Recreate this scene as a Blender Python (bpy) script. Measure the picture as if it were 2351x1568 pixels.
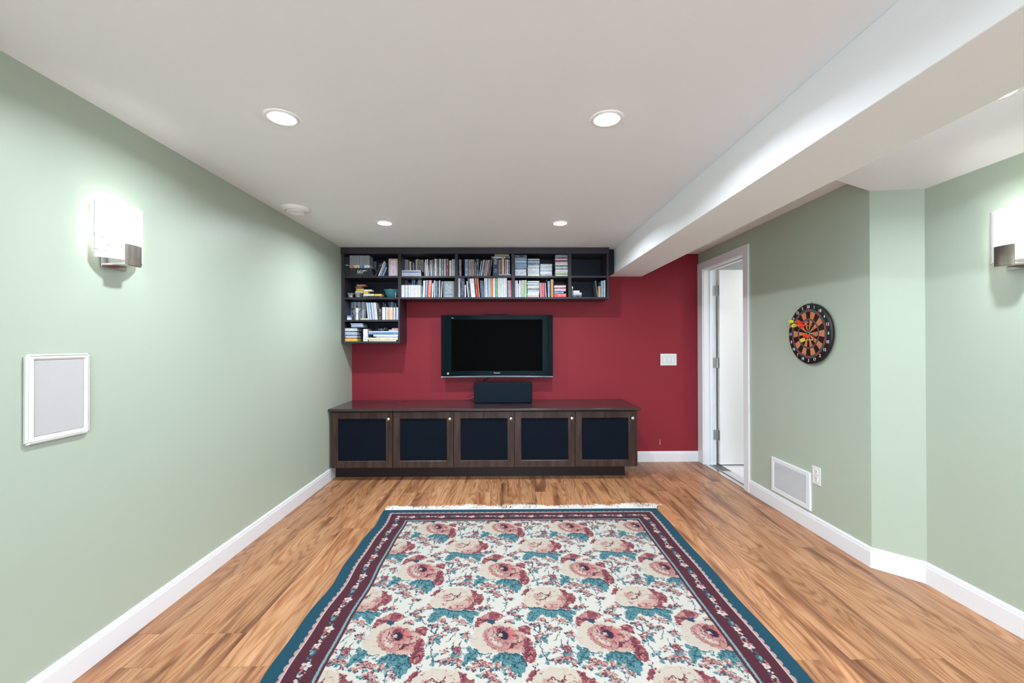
import bpy, bmesh, math, random
import numpy as np
from mathutils import Matrix, Vector

scene = bpy.context.scene
for o in list(bpy.data.objects):
    bpy.data.objects.remove(o)
COL = scene.collection

# ---------------------------------------------------------------- camera
YAW, PITCH, ROLL, EYE = 0.01201, 0.00472, 0.00258, 1.2245
cam_data = bpy.data.cameras.new('camera')
cam_data.sensor_width = 36.0
cam_data.sensor_fit = 'HORIZONTAL'
cam_data.lens = 980.0 / 2351.0 * 36.0
cam_data.clip_start = 0.02
cam = bpy.data.objects.new('camera', cam_data)
COL.objects.link(cam)
fwd = Vector((math.sin(YAW) * math.cos(PITCH), math.cos(YAW) * math.cos(PITCH), math.sin(PITCH))).normalized()
rgt0 = Vector((math.cos(YAW), -math.sin(YAW), 0))
up0 = rgt0.cross(fwd).normalized()
rgt = rgt0 * math.cos(ROLL) - up0 * math.sin(ROLL)
up = rgt0 * math.sin(ROLL) + up0 * math.cos(ROLL)
cam.matrix_world = Matrix(((rgt.x, up.x, -fwd.x, 0), (rgt.y, up.y, -fwd.y, 0), (rgt.z, up.z, -fwd.z, EYE), (0, 0, 0, 1)))
scene.camera = cam

# ---------------------------------------------------------------- world, exposure
world = bpy.data.worlds.new('world')
scene.world = world
world.use_nodes = True
world.node_tree.nodes['Background'].inputs[0].default_value = (0.76, 0.90, 1.05, 1)      # overcast sky, fill light through the added glazed door behind the viewpoint
world.node_tree.nodes['Background'].inputs[1].default_value = 11.5
scene.view_settings.view_transform = 'Standard'
scene.view_settings.look = 'None'
scene.view_settings.gamma = 1.0
scene.view_settings.use_curve_mapping = False
scene.view_settings.exposure = 0.79
try:
    scene.cycles.max_bounces = 8
    scene.cycles.diffuse_bounces = 5
    scene.cycles.sample_clamp_indirect = 6.0
    scene.cycles.caustics_reflective = False
    scene.cycles.caustics_refractive = False
except Exception:
    pass

# light levels of the lamps (watts of the Blender lamps built further down)
W_DOWN, W_DOWN_REAR, W_ALCOVE, W_ALCOVE_REAR = 10.5, 4.0, 10.0, 3.0
W_SCONCE_L, W_SCONCE_R = 0.5, 0.6
W_SIDE_ROOM = 6.5
C_LAMP = (0.91, 0.985, 1.08)

# ---------------------------------------------------------------- room measures (metres)
D, XL, XR, H = 4.4015, -1.590, 1.987, 2.15
XR2, YJ1, YJ2 = 2.135, 2.31, 2.152          # the wall steps out along a short diagonal
YREAR = -2.2
BX1, BX2, BZ = 1.060, 1.397, 1.914           # ceiling beam
SHELF_Y, COUNTER_Z = 4.115, 0.648

# ---------------------------------------------------------------- helpers
def srgb(r, g, b, k=1.0):
    f = lambda c: (c / 255 / 12.92 if c / 255 <= 0.04045 else ((c / 255 + 0.055) / 1.055) ** 2.4) * k
    return (f(r), f(g), f(b), 1.0)

def mat(name, col, rough=0.5, metal=0.0, spec=0.5, bump=0.0, bump_scale=200.0, vary=0.0, vary_scale=3.0, coat=0.0):
    m = bpy.data.materials.new(name)
    m.use_nodes = True
    nt = m.node_tree
    b = nt.nodes['Principled BSDF']
    b.inputs['Base Color'].default_value = col
    b.inputs['Roughness'].default_value = rough
    b.inputs['Metallic'].default_value = metal
    b.inputs['Specular IOR Level'].default_value = spec
    if coat:
        b.inputs['Coat Weight'].default_value = coat
        b.inputs['Coat Roughness'].default_value = 0.15
    tc = nt.nodes.new('ShaderNodeTexCoord')
    n2 = nt.nodes.new('ShaderNodeTexNoise')
    n2.inputs['Scale'].default_value = vary_scale
    n2.inputs['Detail'].default_value = 3
    nt.links.new(tc.outputs['Object'], n2.inputs['Vector'])
    mx = nt.nodes.new('ShaderNodeMix'); mx.data_type = 'RGBA'
    mx.inputs[6].default_value = tuple(c * (1 - vary) for c in col[:3]) + (1,)
    mx.inputs[7].default_value = tuple(min(1, c * (1 + vary)) for c in col[:3]) + (1,)
    nt.links.new(n2.outputs['Fac'], mx.inputs[0])
    nt.links.new(mx.outputs[2], b.inputs['Base Color'])
    if bump:
        n1 = nt.nodes.new('ShaderNodeTexNoise')
        n1.inputs['Scale'].default_value = bump_scale
        n1.inputs['Detail'].default_value = 2
        nt.links.new(tc.outputs['Object'], n1.inputs['Vector'])
        bp = nt.nodes.new('ShaderNodeBump')
        bp.inputs['Strength'].default_value = bump
        bp.inputs['Distance'].default_value = 0.002
        nt.links.new(n1.outputs['Fac'], bp.inputs['Height'])
        nt.links.new(bp.outputs['Normal'], b.inputs['Normal'])
    return m

def emit_mat(name, col, strength):
    m = bpy.data.materials.new(name); m.use_nodes = True
    b = m.node_tree.nodes['Principled BSDF']
    b.inputs['Base Color'].default_value = (0.9, 0.9, 0.9, 1)
    b.inputs['Emission Color'].default_value = col
    b.inputs['Emission Strength'].default_value = strength
    return m

def add(o, parent=None):
    COL.objects.link(o)
    if parent is not None:
        o.parent = parent
    return o

def tag(o, label=None, cat=None, group=None, kind=None):
    if label: o['label'] = label
    if cat: o['category'] = cat
    if group: o['group'] = group
    if kind: o['kind'] = kind
    return o

def empty(name, loc, label=None, cat=None, group=None, kind=None, rot=(0, 0, 0)):
    o = bpy.data.objects.new(name, None)
    o.empty_display_size = 0.05
    o.location = loc
    o.rotation_euler = rot
    add(o)
    return tag(o, label, cat, group, kind)

def to_obj(bm, name, m, parent=None, loc=(0, 0, 0), rot=(0, 0, 0), smooth=False):
    bmesh.ops.recalc_face_normals(bm, faces=bm.faces)
    me = bpy.data.meshes.new(name)
    if smooth:
        for f in bm.faces: f.smooth = True
    bm.to_mesh(me); bm.free()
    if m is not None: me.materials.append(m)
    o = bpy.data.objects.new(name, me)
    o.location = loc
    o.rotation_euler = rot
    return add(o, parent)

def bm_box(bm, x0, x1, y0, y1, z0, z1, bevel=0.0, seg=2):
    r = bmesh.ops.create_cube(bm, size=1.0)
    vs = r['verts']
    for v in vs:
        v.co = Vector((x0 + (v.co.x + 0.5) * (x1 - x0), y0 + (v.co.y + 0.5) * (y1 - y0), z0 + (v.co.z + 0.5) * (z1 - z0)))
    if bevel:
        es = list({e for v in vs for e in v.link_edges})
        bmesh.ops.bevel(bm, geom=es, offset=bevel, segments=seg, affect='EDGES', profile=0.5)
    return vs

def box(name, x0, x1, y0, y1, z0, z1, m, parent=None, bevel=0.0, seg=2):
    """box in world coordinates, origin at its base centre (relative to the parent's location)"""
    c = Vector(((x0 + x1) / 2, (y0 + y1) / 2, z0))
    bm = bmesh.new()
    bm_box(bm, x0 - c.x, x1 - c.x, y0 - c.y, y1 - c.y, 0, z1 - z0, bevel, seg)
    p = c - (Vector(parent.location) if parent is not None else Vector())
    if parent is not None and parent.parent is not None:
        p -= Vector(parent.parent.location)
    return to_obj(bm, name, m, parent, p)

def bm_prism(bm, pts, axis, a, b):
    """extrude a 2D polygon along an axis (0 x,1 y,2 z) from a to b"""
    def P(p, t):
        q = [p[0], p[1]]; q.insert(axis, t); return Vector(q)
    v0 = [bm.verts.new(P(p, a)) for p in pts]
    v1 = [bm.verts.new(P(p, b)) for p in pts]
    n = len(pts)
    bm.faces.new(v0); bm.faces.new(v1[::-1])
    for i in range(n):
        bm.faces.new((v0[i], v0[(i + 1) % n], v1[(i + 1) % n], v1[i]))

def bm_lathe(bm, prof, n=32, axis='z', ox=0, oy=0, oz=0, close=False):
    rings = []
    for r, h in prof:
        ring = []
        for i in range(n):
            a = 2 * math.pi * i / n
            c, s = r * math.cos(a), r * math.sin(a)
            p = (ox + c, oy + s, oz + h) if axis == 'z' else ((ox + h, oy + c, oz + s) if axis == 'x' else (ox + c, oy + h, oz + s))
            ring.append(bm.verts.new(p))
        rings.append(ring)
    for k in range(len(rings) - 1):
        for i in range(n):
            bm.faces.new((rings[k][i], rings[k][(i + 1) % n], rings[k + 1][(i + 1) % n], rings[k + 1][i]))
    if close:
        bm.faces.new(rings[0]); bm.faces.new(rings[-1])

def bm_tube(bm, pts, r, n=8):
    pts = [Vector(p) for p in pts]
    rings = []
    for i, p in enumerate(pts):
        d = (pts[min(i + 1, len(pts) - 1)] - pts[max(i - 1, 0)]).normalized()
        a = d.cross(Vector((0, 0, 1)))
        if a.length < 1e-4: a = d.cross(Vector((1, 0, 0)))
        a.normalize(); b = d.cross(a)
        rings.append([bm.verts.new(p + r * (math.cos(2 * math.pi * k / n) * a + math.sin(2 * math.pi * k / n) * b)) for k in range(n)])
    for k in range(len(rings) - 1):
        for i in range(n):
            bm.faces.new((rings[k][i], rings[k][(i + 1) % n], rings[k + 1][(i + 1) % n], rings[k + 1][i]))
    bm.faces.new(rings[0]); bm.faces.new(rings[-1][::-1])

def bm_frame(bm, x0, x1, z0, z1, ix0, ix1, iz0, iz1, yf, yb, cham=0.0, cy=0.0, edge=0.0):
    """picture-frame ring in the xz plane; front at yf, back at yb; inner edge chamfered by cham to depth cy"""
    def ring(a, b, c, d, y):
        return [bm.verts.new(p) for p in ((a, y, c), (b, y, c), (b, y, d), (a, y, d))]
    e = edge
    rs = [ring(x0, x1, z0, z1, yb), ring(x0, x1, z0, z1, yf + e)]
    if e: rs.append(ring(x0 + e, x1 - e, z0 + e, z1 - e, yf))
    rs.append(ring(ix0 - cham, ix1 + cham, iz0 - cham, iz1 + cham, yf))
    if cham: rs.append(ring(ix0, ix1, iz0, iz1, yf + cy))
    rs.append(ring(ix0, ix1, iz0, iz1, yb))
    rs.append(rs[0])
    for a, b in zip(rs[:-1], rs[1:]):
        for i in range(4):
            bm.faces.new((a[i], a[(i + 1) % 4], b[(i + 1) % 4], b[i]))

def text(name, body, size, m, parent, loc, rot, extrude=0.0006, align='CENTER', scale=(1, 1, 1)):
    cu = bpy.data.curves.new(name, 'FONT')
    cu.body = body; cu.size = size; cu.extrude = extrude
    cu.align_x = align; cu.align_y = 'CENTER'
    cu.resolution_u = 3
    cu.materials.append(m)
    tmp = bpy.data.objects.new(name, cu)
    COL.objects.link(tmp)
    bpy.context.view_layer.update()
    me = bpy.data.meshes.new_from_object(tmp.evaluated_get(bpy.context.evaluated_depsgraph_get()))
    bpy.data.objects.remove(tmp)
    me.materials.clear(); me.materials.append(m)
    o = bpy.data.objects.new(name, me)
    o.location = loc; o.rotation_euler = rot; o.scale = scale
    return add(o, parent)

# ---------------------------------------------------------------- materials
M = {}
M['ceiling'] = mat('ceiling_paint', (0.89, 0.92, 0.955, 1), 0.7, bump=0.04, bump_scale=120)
M['green'] = mat('sage_green_paint', (0.397, 0.462, 0.374, 1), 0.42, spec=0.35, bump=0.05, bump_scale=160, vary=0.02)
M['red'] = mat('dark_red_paint', (0.240, 0.025, 0.036, 1), 0.5, spec=0.12, bump=0.06, bump_scale=160, vary=0.03)
M['white_wall'] = mat('white_paint', (0.84, 0.84, 0.84, 1), 0.6)
M['trim'] = mat('white_trim_paint', (0.74, 0.75, 0.77, 1), 0.3)
M['door'] = mat('door_paint', (0.82, 0.82, 0.82, 1), 0.35, bump=0.03)
M['plastic'] = mat('white_plastic', (0.72, 0.72, 0.71, 1), 0.3)
M['bright_plastic'] = mat('bright_white_plastic', (0.88, 0.88, 0.88, 1), 0.3)
M['grille'] = mat('grey_grille', srgb(182, 181, 181), 0.6, bump=0.4, bump_scale=900)
M['dark_slot'] = mat('dark_slot', (0.03, 0.03, 0.03, 1), 0.7)
M['vent_back'] = mat('vent_shadow', (0.10, 0.10, 0.10, 1), 0.8)
M['steel'] = mat('satin_steel', (0.42, 0.42, 0.42, 1), 0.32, metal=1.0)
M['chrome'] = mat('brushed_nickel', (0.75, 0.74, 0.72, 1), 0.22, metal=1.0)
M['bronze'] = mat('brushed_bronze', (0.30, 0.27, 0.23, 1), 0.35, metal=1.0, vary=0.2, vary_scale=60)
M['espresso'] = mat('espresso_melamine', srgb(54, 51, 58), 0.35, spec=0.25, vary=0.12, vary_scale=8)
M['espresso_in'] = mat('espresso_back', srgb(22, 27, 40), 0.4, spec=0.2, vary=0.1)
M['black_gloss'] = mat('black_gloss_plastic', (0.004, 0.009, 0.012, 1), 0.12, spec=0.02)
M['black_side'] = mat('black_side_plastic', (0.004, 0.007, 0.010, 1), 0.3, spec=0.03)
M['screen'] = mat('dark_screen_glass', (0.002, 0.002, 0.002, 1), 0.3, spec=0.004)
M['silver'] = mat('silver_plastic', (0.09, 0.11, 0.125, 1), 0.3, metal=0.9)
M['cloth'] = mat('navy_speaker_cloth', srgb(11, 19, 29), 0.9, spec=0.1, bump=0.3, bump_scale=900, vary=0.12, vary_scale=6)
M['cloth2'] = mat('black_speaker_cloth', srgb(14, 26, 35), 0.85, spec=0.15, bump=0.3, bump_scale=900)
M['black'] = mat('black_plastic', (0.012, 0.012, 0.014, 1), 0.4)
M['print_white'] = mat('white_print', (0.85, 0.85, 0.85, 1), 0.5)
M['tile'] = mat('white_tile', (0.80, 0.80, 0.80, 1), 0.2, vary=0.03)
M['grout'] = mat('grey_grout', (0.45, 0.45, 0.45, 1), 0.8)
M['subfloor'] = mat('dark_seam', srgb(120, 84, 58), 0.8)

def wood_floor():
    m = bpy.data.materials.new('oak_laminate'); m.use_nodes = True
    nt = m.node_tree; N = nt.nodes; L = nt.links
    b = N['Principled BSDF']
    tc = N.new('ShaderNodeTexCoord'); oi = N.new('ShaderNodeObjectInfo')
    def math_(op, a, bb=None):
        n = N.new('ShaderNodeMath'); n.operation = op
        for i, v in enumerate((a, bb)):
            if v is None: continue
            if isinstance(v, (int, float)): n.inputs[i].default_value = v
            else: L.new(v, n.inputs[i])
        return n.outputs[0]
    sep = N.new('ShaderNodeSeparateXYZ'); L.new(tc.outputs['Object'], sep.inputs[0])
    rnd = math_('MULTIPLY', oi.outputs['Random'], 63.0)
    def vec(sx, sy, off=0.0):
        c = N.new('ShaderNodeCombineXYZ')
        L.new(math_('MULTIPLY', sep.outputs['X'], sx), c.inputs['X'])
        L.new(math_('MULTIPLY', sep.outputs['Y'], sy), c.inputs['Y'])
        L.new(math_('ADD', rnd, off), c.inputs['Z'])
        return c.outputs[0]
    def noise(v, scale, detail, dist=0.0, rough=0.5):
        n = N.new('ShaderNodeTexNoise')
        n.inputs['Scale'].default_value = scale; n.inputs['Detail'].default_value = detail
        n.inputs['Distortion'].default_value = dist; n.inputs['Roughness'].default_value = rough
        L.new(v, n.inputs['Vector']); return n.outputs['Fac']
    rings = noise(vec(9.0, 0.85), 1.0, 1.5, 0.25, 0.45)
    w = math_('SINE', math_('MULTIPLY', rings, 105.0))
    w = math_('MULTIPLY', math_('ADD', w, 1.0), 0.5)
    w = math_('POWER', w, 2.2)
    heart = noise(vec(13.0, 1.1, 7.0), 1.0, 2.0, 0.6)
    fiber = noise(vec(330.0, 9.0, 3.0), 1.0, 2.0)
    r1 = N.new('ShaderNodeValToRGB')
    r1.color_ramp.elements[0].position = 0.30; r1.color_ramp.elements[0].color = srgb(122, 81, 57)
    r1.color_ramp.elements[1].position = 0.66; r1.color_ramp.elements[1].color = srgb(187, 142, 104)
    e = r1.color_ramp.elements.new(0.46); e.color = srgb(174, 127, 90)
    L.new(heart, r1.inputs[0])
    mx = N.new('ShaderNodeMix'); mx.data_type = 'RGBA'; mx.blend_type = 'MULTIPLY'
    mx.inputs[7].default_value = srgb(196, 160, 128)
    L.new(r1.outputs[0], mx.inputs[6])
    L.new(math_('MULTIPLY', w, 0.62), mx.inputs[0])
    mx2 = N.new('ShaderNodeMix'); mx2.data_type = 'RGBA'; mx2.blend_type = 'MULTIPLY'
    mx2.inputs[7].default_value = srgb(190, 150, 118)
    L.new(mx.outputs[2], mx2.inputs[6])
    fr = N.new('ShaderNodeMapRange'); fr.inputs[1].default_value = 0.45; fr.inputs[2].default_value = 0.75
    fr.inputs[3].default_value = 0.0; fr.inputs[4].default_value = 0.55
    L.new(fiber, fr.inputs[0]); L.new(fr.outputs[0], mx2.inputs[0])
    hsv = N.new('ShaderNodeHueSaturation')
    vr = N.new('ShaderNodeMapRange'); vr.inputs[3].default_value = 0.86; vr.inputs[4].default_value = 1.10
    L.new(oi.outputs['Random'], vr.inputs[0]); L.new(vr.outputs[0], hsv.inputs['Value'])
    L.new(mx2.outputs[2], hsv.inputs['Color'])
    L.new(hsv.outputs[0], b.inputs['Base Color'])
    b.inputs['Roughness'].default_value = 0.34
    b.inputs['Specular IOR Level'].default_value = 0.4
    return m
M['plank'] = wood_floor()

def cabinet_wood():
    m = bpy.data.materials.new('dark_walnut'); m.use_nodes = True
    nt = m.node_tree; N = nt.nodes; L = nt.links; b = N['Principled BSDF']
    tc = N.new('ShaderNodeTexCoord'); mp = N.new('ShaderNodeMapping')
    mp.inputs['Scale'].default_value = (14, 14, 2.0)
    L.new(tc.outputs['Object'], mp.inputs[0])
    n = N.new('ShaderNodeTexNoise'); n.inputs['Scale'].default_value = 1.6; n.inputs['Detail'].default_value = 6
    n.inputs['Distortion'].default_value = 0.5
    L.new(mp.outputs[0], n.inputs['Vector'])
    r = N.new('ShaderNodeValToRGB')
    r.color_ramp.elements[0].position = 0.3; r.color_ramp.elements[0].color = srgb(42, 30, 27)
    r.color_ramp.elements[1].position = 0.75; r.color_ramp.elements[1].color = srgb(76, 58, 50)
    L.new(n.outputs['Fac'], r.inputs[0]); L.new(r.outputs[0], b.inputs['Base Color'])
    b.inputs['Roughness'].default_value = 0.38
    b.inputs['Specular IOR Level'].default_value = 0.18
    return m
M['walnut'] = cabinet_wood()
M['walnut_top'] = mat('dark_lacquered_top', srgb(56, 43, 43), 0.16, spec=0.4, vary=0.12, vary_scale=12)

def spine_mat(name, upright):
    """coloured spine with small print; the colour belongs to each case (object colour)"""
    m = bpy.data.materials.new(name); m.use_nodes = True
    nt = m.node_tree; N = nt.nodes; L = nt.links; b = N['Principled BSDF']
    oi = N.new('ShaderNodeObjectInfo'); tc = N.new('ShaderNodeTexCoord')
    sep = N.new('ShaderNodeSeparateXYZ'); L.new(tc.outputs['Generated'], sep.inputs[0])
    long_, across = ('Z', 'X') if upright else ('X', 'Z')
    def math_(op, a, bb=None):
        n = N.new('ShaderNodeMath'); n.operation = op
        for i, v in enumerate((a, bb)):
            if v is None: continue
            if isinstance(v, (int, float)): n.inputs[i].default_value = v
            else: L.new(v, n.inputs[i])
        return n.outputs[0]
    c = N.new('ShaderNodeCombineXYZ')
    L.new(math_('MULTIPLY', sep.outputs[long_], 46.0), c.inputs['X'])
    L.new(math_('MULTIPLY', sep.outputs[across], 2.4), c.inputs['Y'])
    L.new(math_('MULTIPLY', oi.outputs['Random'], 91.0), c.inputs['Z'])
    n = N.new('ShaderNodeTexNoise'); n.inputs['Scale'].default_value = 1.0; n.inputs['Detail'].default_value = 2
    L.new(c.outputs[0], n.inputs['Vector'])
    c2 = N.new('ShaderNodeCombineXYZ')
    L.new(math_('MULTIPLY', sep.outputs[long_], 3.0), c2.inputs['X'])
    L.new(math_('MULTIPLY', oi.outputs['Random'], 37.0), c2.inputs['Z'])
    n2 = N.new('ShaderNodeTexNoise'); n2.inputs['Scale'].default_value = 1.0
    L.new(c2.outputs[0], n2.inputs['Vector'])
    ink = math_('GREATER_THAN', n.outputs['Fac'], 0.52)
    gate = math_('GREATER_THAN', n2.outputs['Fac'], 0.47)
    mid = math_('LESS_THAN', math_('ABSOLUTE', math_('SUBTRACT', sep.outputs[across], 0.5)), 0.27)
    mask = math_('MULTIPLY', math_('MULTIPLY', ink, gate), mid)
    mask = math_('MULTIPLY', mask, 0.42)
    bw = N.new('ShaderNodeRGBToBW'); L.new(oi.outputs['Color'], bw.inputs[0])
    isdark = math_('LESS_THAN', bw.outputs[0], 0.25)
    mi = N.new('ShaderNodeMix'); mi.data_type = 'RGBA'
    mi.inputs[6].default_value = srgb(40, 48, 78); mi.inputs[7].default_value = (0.75, 0.77, 0.8, 1)
    L.new(isdark, mi.inputs[0])
    mx = N.new('ShaderNodeMix'); mx.data_type = 'RGBA'
    L.new(mask, mx.inputs[0]); L.new(oi.outputs['Color'], mx.inputs[6]); L.new(mi.outputs[2], mx.inputs[7])
    rim = math_('GREATER_THAN', math_('ABSOLUTE', math_('SUBTRACT', sep.outputs[across], 0.5)), 0.40)
    mr = N.new('ShaderNodeMix'); mr.data_type = 'RGBA'; mr.inputs[7].default_value = (0.03, 0.035, 0.045, 1)
    L.new(math_('MULTIPLY', rim, 0.62), mr.inputs[0]); L.new(mx.outputs[2], mr.inputs[6])
    L.new(mr.outputs[2], b.inputs['Base Color'])
    b.inputs['Roughness'].default_value = 0.3
    return m
M['spine_up'] = spine_mat('printed_spine_upright', True)
M['spine_flat'] = spine_mat('printed_spine_flat', False)

# ================================================================ STRUCTURE
# floor: a dark bed carrying single planks
floor = box('floor', XL, XR2 + 0.01, YREAR, D, -0.05, -0.0015, M['subfloor'])
tag(floor, 'warm oak laminate plank floor of the media room', 'floor', kind='structure')
PW, PL = 0.1215, 1.215
plank_cache = {}
def plank_mesh(w, l):
    key = (round(w, 4), round(l, 4))
    if key not in plank_cache:
        bm = bmesh.new()
        e = 0.0007
        def ring(dx, dy, z): return [bm.verts.new(p) for p in ((dx, dy, z), (w - dx, dy, z), (w - dx, l - dy, z), (dx, l - dy, z))]
        r = [ring(0, 0, -0.0014), ring(0, 0, -0.0005), ring(e, e, 0.0)]
        for a, b in zip(r[:-1], r[1:]):
            for i in range(4): bm.faces.new((a[i], a[(i + 1) % 4], b[(i + 1) % 4], b[i]))
        bm.faces.new(r[-1])
        bmesh.ops.recalc_face_normals(bm, faces=bm.faces)
        me = bpy.data.meshes.new('plank'); bm.to_mesh(me); bm.free(); me.materials.append(M['plank'])
        plank_cache[key] = me
    return plank_cache[key]
rng = random.Random(11)
fl = Vector(floor.location)
x, col_i = XL, 0
while x < XR2 - 0.001:
    w = min(PW, XR2 + 0.01 - x)
    y = YREAR - rng.choice((0.12, 0.35, 0.58, 0.83, 1.02))
    while y < D - 0.001:
        y0, y1 = max(y, YREAR), min(y + PL, D)
        if y1 - y0 > 0.02:
            o = bpy.data.objects.new('plank', plank_mesh(w - 0.0005, y1 - y0 - 0.0006))
            o.location = Vector((x, y0, 0)) - fl
            add(o, floor)
        y += PL
    x += PW; col_i += 1

def wall(name, boxes, m, label):
    bm = bmesh.new()
    for b in boxes: bm_box(bm, *b)
    return tag(to_obj(bm, name, m), label, 'wall', kind='structure')
wall('wall_left', [(XL - 0.12, XL, YREAR - 0.12, D + 0.12, -0.05, H + 0.1)], M['green'], 'long sage green wall with the white wall speaker and sconce')
wall_back = wall('wall_back', [(XL, XR, D, D + 0.12, -0.05, H + 0.1)], M['red'], 'dark red end wall behind the television')
WX0, WX1, WZ = -0.85, 1.05, 2.03       # unseen glazed sliding door, added behind the viewpoint to let in fill light
wall('wall_rear', [(XL, WX0, YREAR - 0.12, YREAR, -0.05, H + 0.1), (WX1, XR2 + 0.12, YREAR - 0.12, YREAR, -0.05, H + 0.1), (WX0, WX1, YREAR - 0.12, YREAR, WZ, H + 0.1), (WX0, WX1, YREAR - 0.12, YREAR, -0.05, 0.0)], M['white_wall'], 'plain white wall behind the viewpoint')
gd = empty('added_door', ((WX0 + WX1) / 2, YREAR - 0.06, 0), 'unseen white framed sliding glass door added for fill light behind the viewpoint', 'door', kind='structure')
M['clear'] = bpy.data.materials.new('window_glass'); M['clear'].use_nodes = True
_n = M['clear'].node_tree.nodes; _n.remove(_n['Principled BSDF']); _t = _n.new('ShaderNodeBsdfTransparent'); _g = _n.new('ShaderNodeBsdfGlossy'); _g.inputs['Roughness'].default_value = 0.02
_m = _n.new('ShaderNodeMixShader'); _m.inputs[0].default_value = 0.06
for _a, _b in ((_t.outputs[0], _m.inputs[1]), (_g.outputs[0], _m.inputs[2]), (_m.outputs[0], _n['Material Output'].inputs[0])): M['clear'].node_tree.links.new(_a, _b)
for a_, b_ in ((WX0, 0.12), (0.08, WX1)):
    bm = bmesh.new(); bm_frame(bm, a_, b_, 0.001, WZ - 0.001, a_ + 0.06, b_ - 0.06, 0.08, WZ - 0.06, -0.02 if a_ < 0 else 0.012, 0.010 if a_ < 0 else 0.042)
    fo = to_obj(bm, 'sash', M['trim'], gd); fo.location = (-(WX0 + WX1) / 2, 0, 0)
    bm = bmesh.new(); yy = -0.005 if a_ < 0 else 0.027; bm_box(bm, a_ + 0.06, b_ - 0.06, yy - 0.002, yy + 0.002, 0.08, WZ - 0.06)
    to_obj(bm, 'pane', M['clear'], fo)
pl = bpy.data.lights.new('added_door_portal', 'AREA'); pl.shape = 'RECTANGLE'; pl.size = WX1 - WX0; pl.size_y = WZ; pl.energy = 1.0
pl.cycles.is_portal = True
po = bpy.data.objects.new('added_door_portal', pl); po.location = ((WX0 + WX1) / 2, YREAR - 0.13, WZ / 2); po.rotation_euler = (math.pi / 2, 0, 0); add(po)
tag(box('ground_outside', -8, 8, YREAR - 12, YREAR - 0.125, -0.12, -0.06, mat('grey_paving', (0.35, 0.35, 0.34, 1), 0.9)), 'grey paving outside the added glass door', 'ground', kind='structure')
DY0, DY1, DZ = 3.545, 4.278, 1.962      # doorway
bm = bmesh.new()
bm_box(bm, XR, XR + 0.12, YJ1, DY0 - 0.015, -0.05, H + 0.1)
bm_box(bm, XR, XR + 0.12, DY0 - 0.015, DY1 + 0.015, DZ + 0.015, H + 0.1)
bm_box(bm, XR, XR + 0.12, DY1 + 0.015, D + 0.12, -0.05, H + 0.1)
bm_prism(bm, [(XR, YJ1), (XR2, YJ2), (XR2 + 0.12, YJ2), (XR2 + 0.12, YJ1), (XR + 0.12, YJ1 + 0.001)], 2, -0.05, H + 0.1)
bm_box(bm, XR2, XR2 + 0.12, YREAR, YJ2, -0.05, H + 0.1)
tag(to_obj(bm, 'wall_right', M['green']), 'sage green wall with the doorway, stepping back along a short diagonal', 'wall', kind='structure')

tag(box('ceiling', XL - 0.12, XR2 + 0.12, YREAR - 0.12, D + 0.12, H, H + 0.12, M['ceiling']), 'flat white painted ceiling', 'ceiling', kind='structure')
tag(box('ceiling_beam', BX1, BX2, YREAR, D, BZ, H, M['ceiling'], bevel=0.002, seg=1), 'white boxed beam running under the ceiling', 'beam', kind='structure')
# low sloping soffit between beam and stepped wall
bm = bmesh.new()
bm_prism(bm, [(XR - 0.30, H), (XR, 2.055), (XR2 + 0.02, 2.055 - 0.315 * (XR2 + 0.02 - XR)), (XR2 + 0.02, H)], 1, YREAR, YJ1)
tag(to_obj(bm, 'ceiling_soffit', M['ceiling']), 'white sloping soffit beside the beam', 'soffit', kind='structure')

# baseboards
BP = [(0, 0), (0.0115, 0), (0.0115, 0.084), (0.0100, 0.087), (0.0085, 0.100), (0.0045, 0.108), (0, 0.108)]
def baseboard(name, path, label, m=None):
    """sweep the profile along a floor path; the room lies to the left of the path direction"""
    bm = bmesh.new()
    pts = [Vector(p) for p in path]; rows = []
    for i, p in enumerate(pts):
        d0 = (pts[i] - pts[i - 1]).normalized() if i else (pts[1] - pts[0]).normalized()
        d1 = (pts[i + 1] - pts[i]).normalized() if i < len(pts) - 1 else d0
        n0, n1 = Vector((-d0.y, d0.x)), Vector((-d1.y, d1.x))
        n = (n0 + n1); n = n / max(0.3, n.dot(n0))
        rows.append([bm.verts.new((p.x + n.x * t, p.y + n.y * t, z)) for t, z in BP])
    for a, b in zip(rows[:-1], rows[1:]):
        for k in range(len(BP)):
            bm.faces.new((a[k], a[(k + 1) % len(BP)], b[(k + 1) % len(BP)], b[k]))
    bm.faces.new(rows[0]); bm.faces.new(rows[-1][::-1])
    return tag(to_obj(bm, name, M['trim']), label, 'baseboard', kind='structure')
baseboard('baseboard_left', [(XL, D), (XL, YREAR)], 'white baseboard along the green speaker wall')
baseboard('baseboard_back', [(XR, D), (1.20, D)], 'short white baseboard on the red wall by the door')
baseboard('baseboard_right', [(XR2, YREAR), (XR2, YJ2), (XR, YJ1), (XR, 3.462)], 'white baseboard along the stepped green wall')

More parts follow.
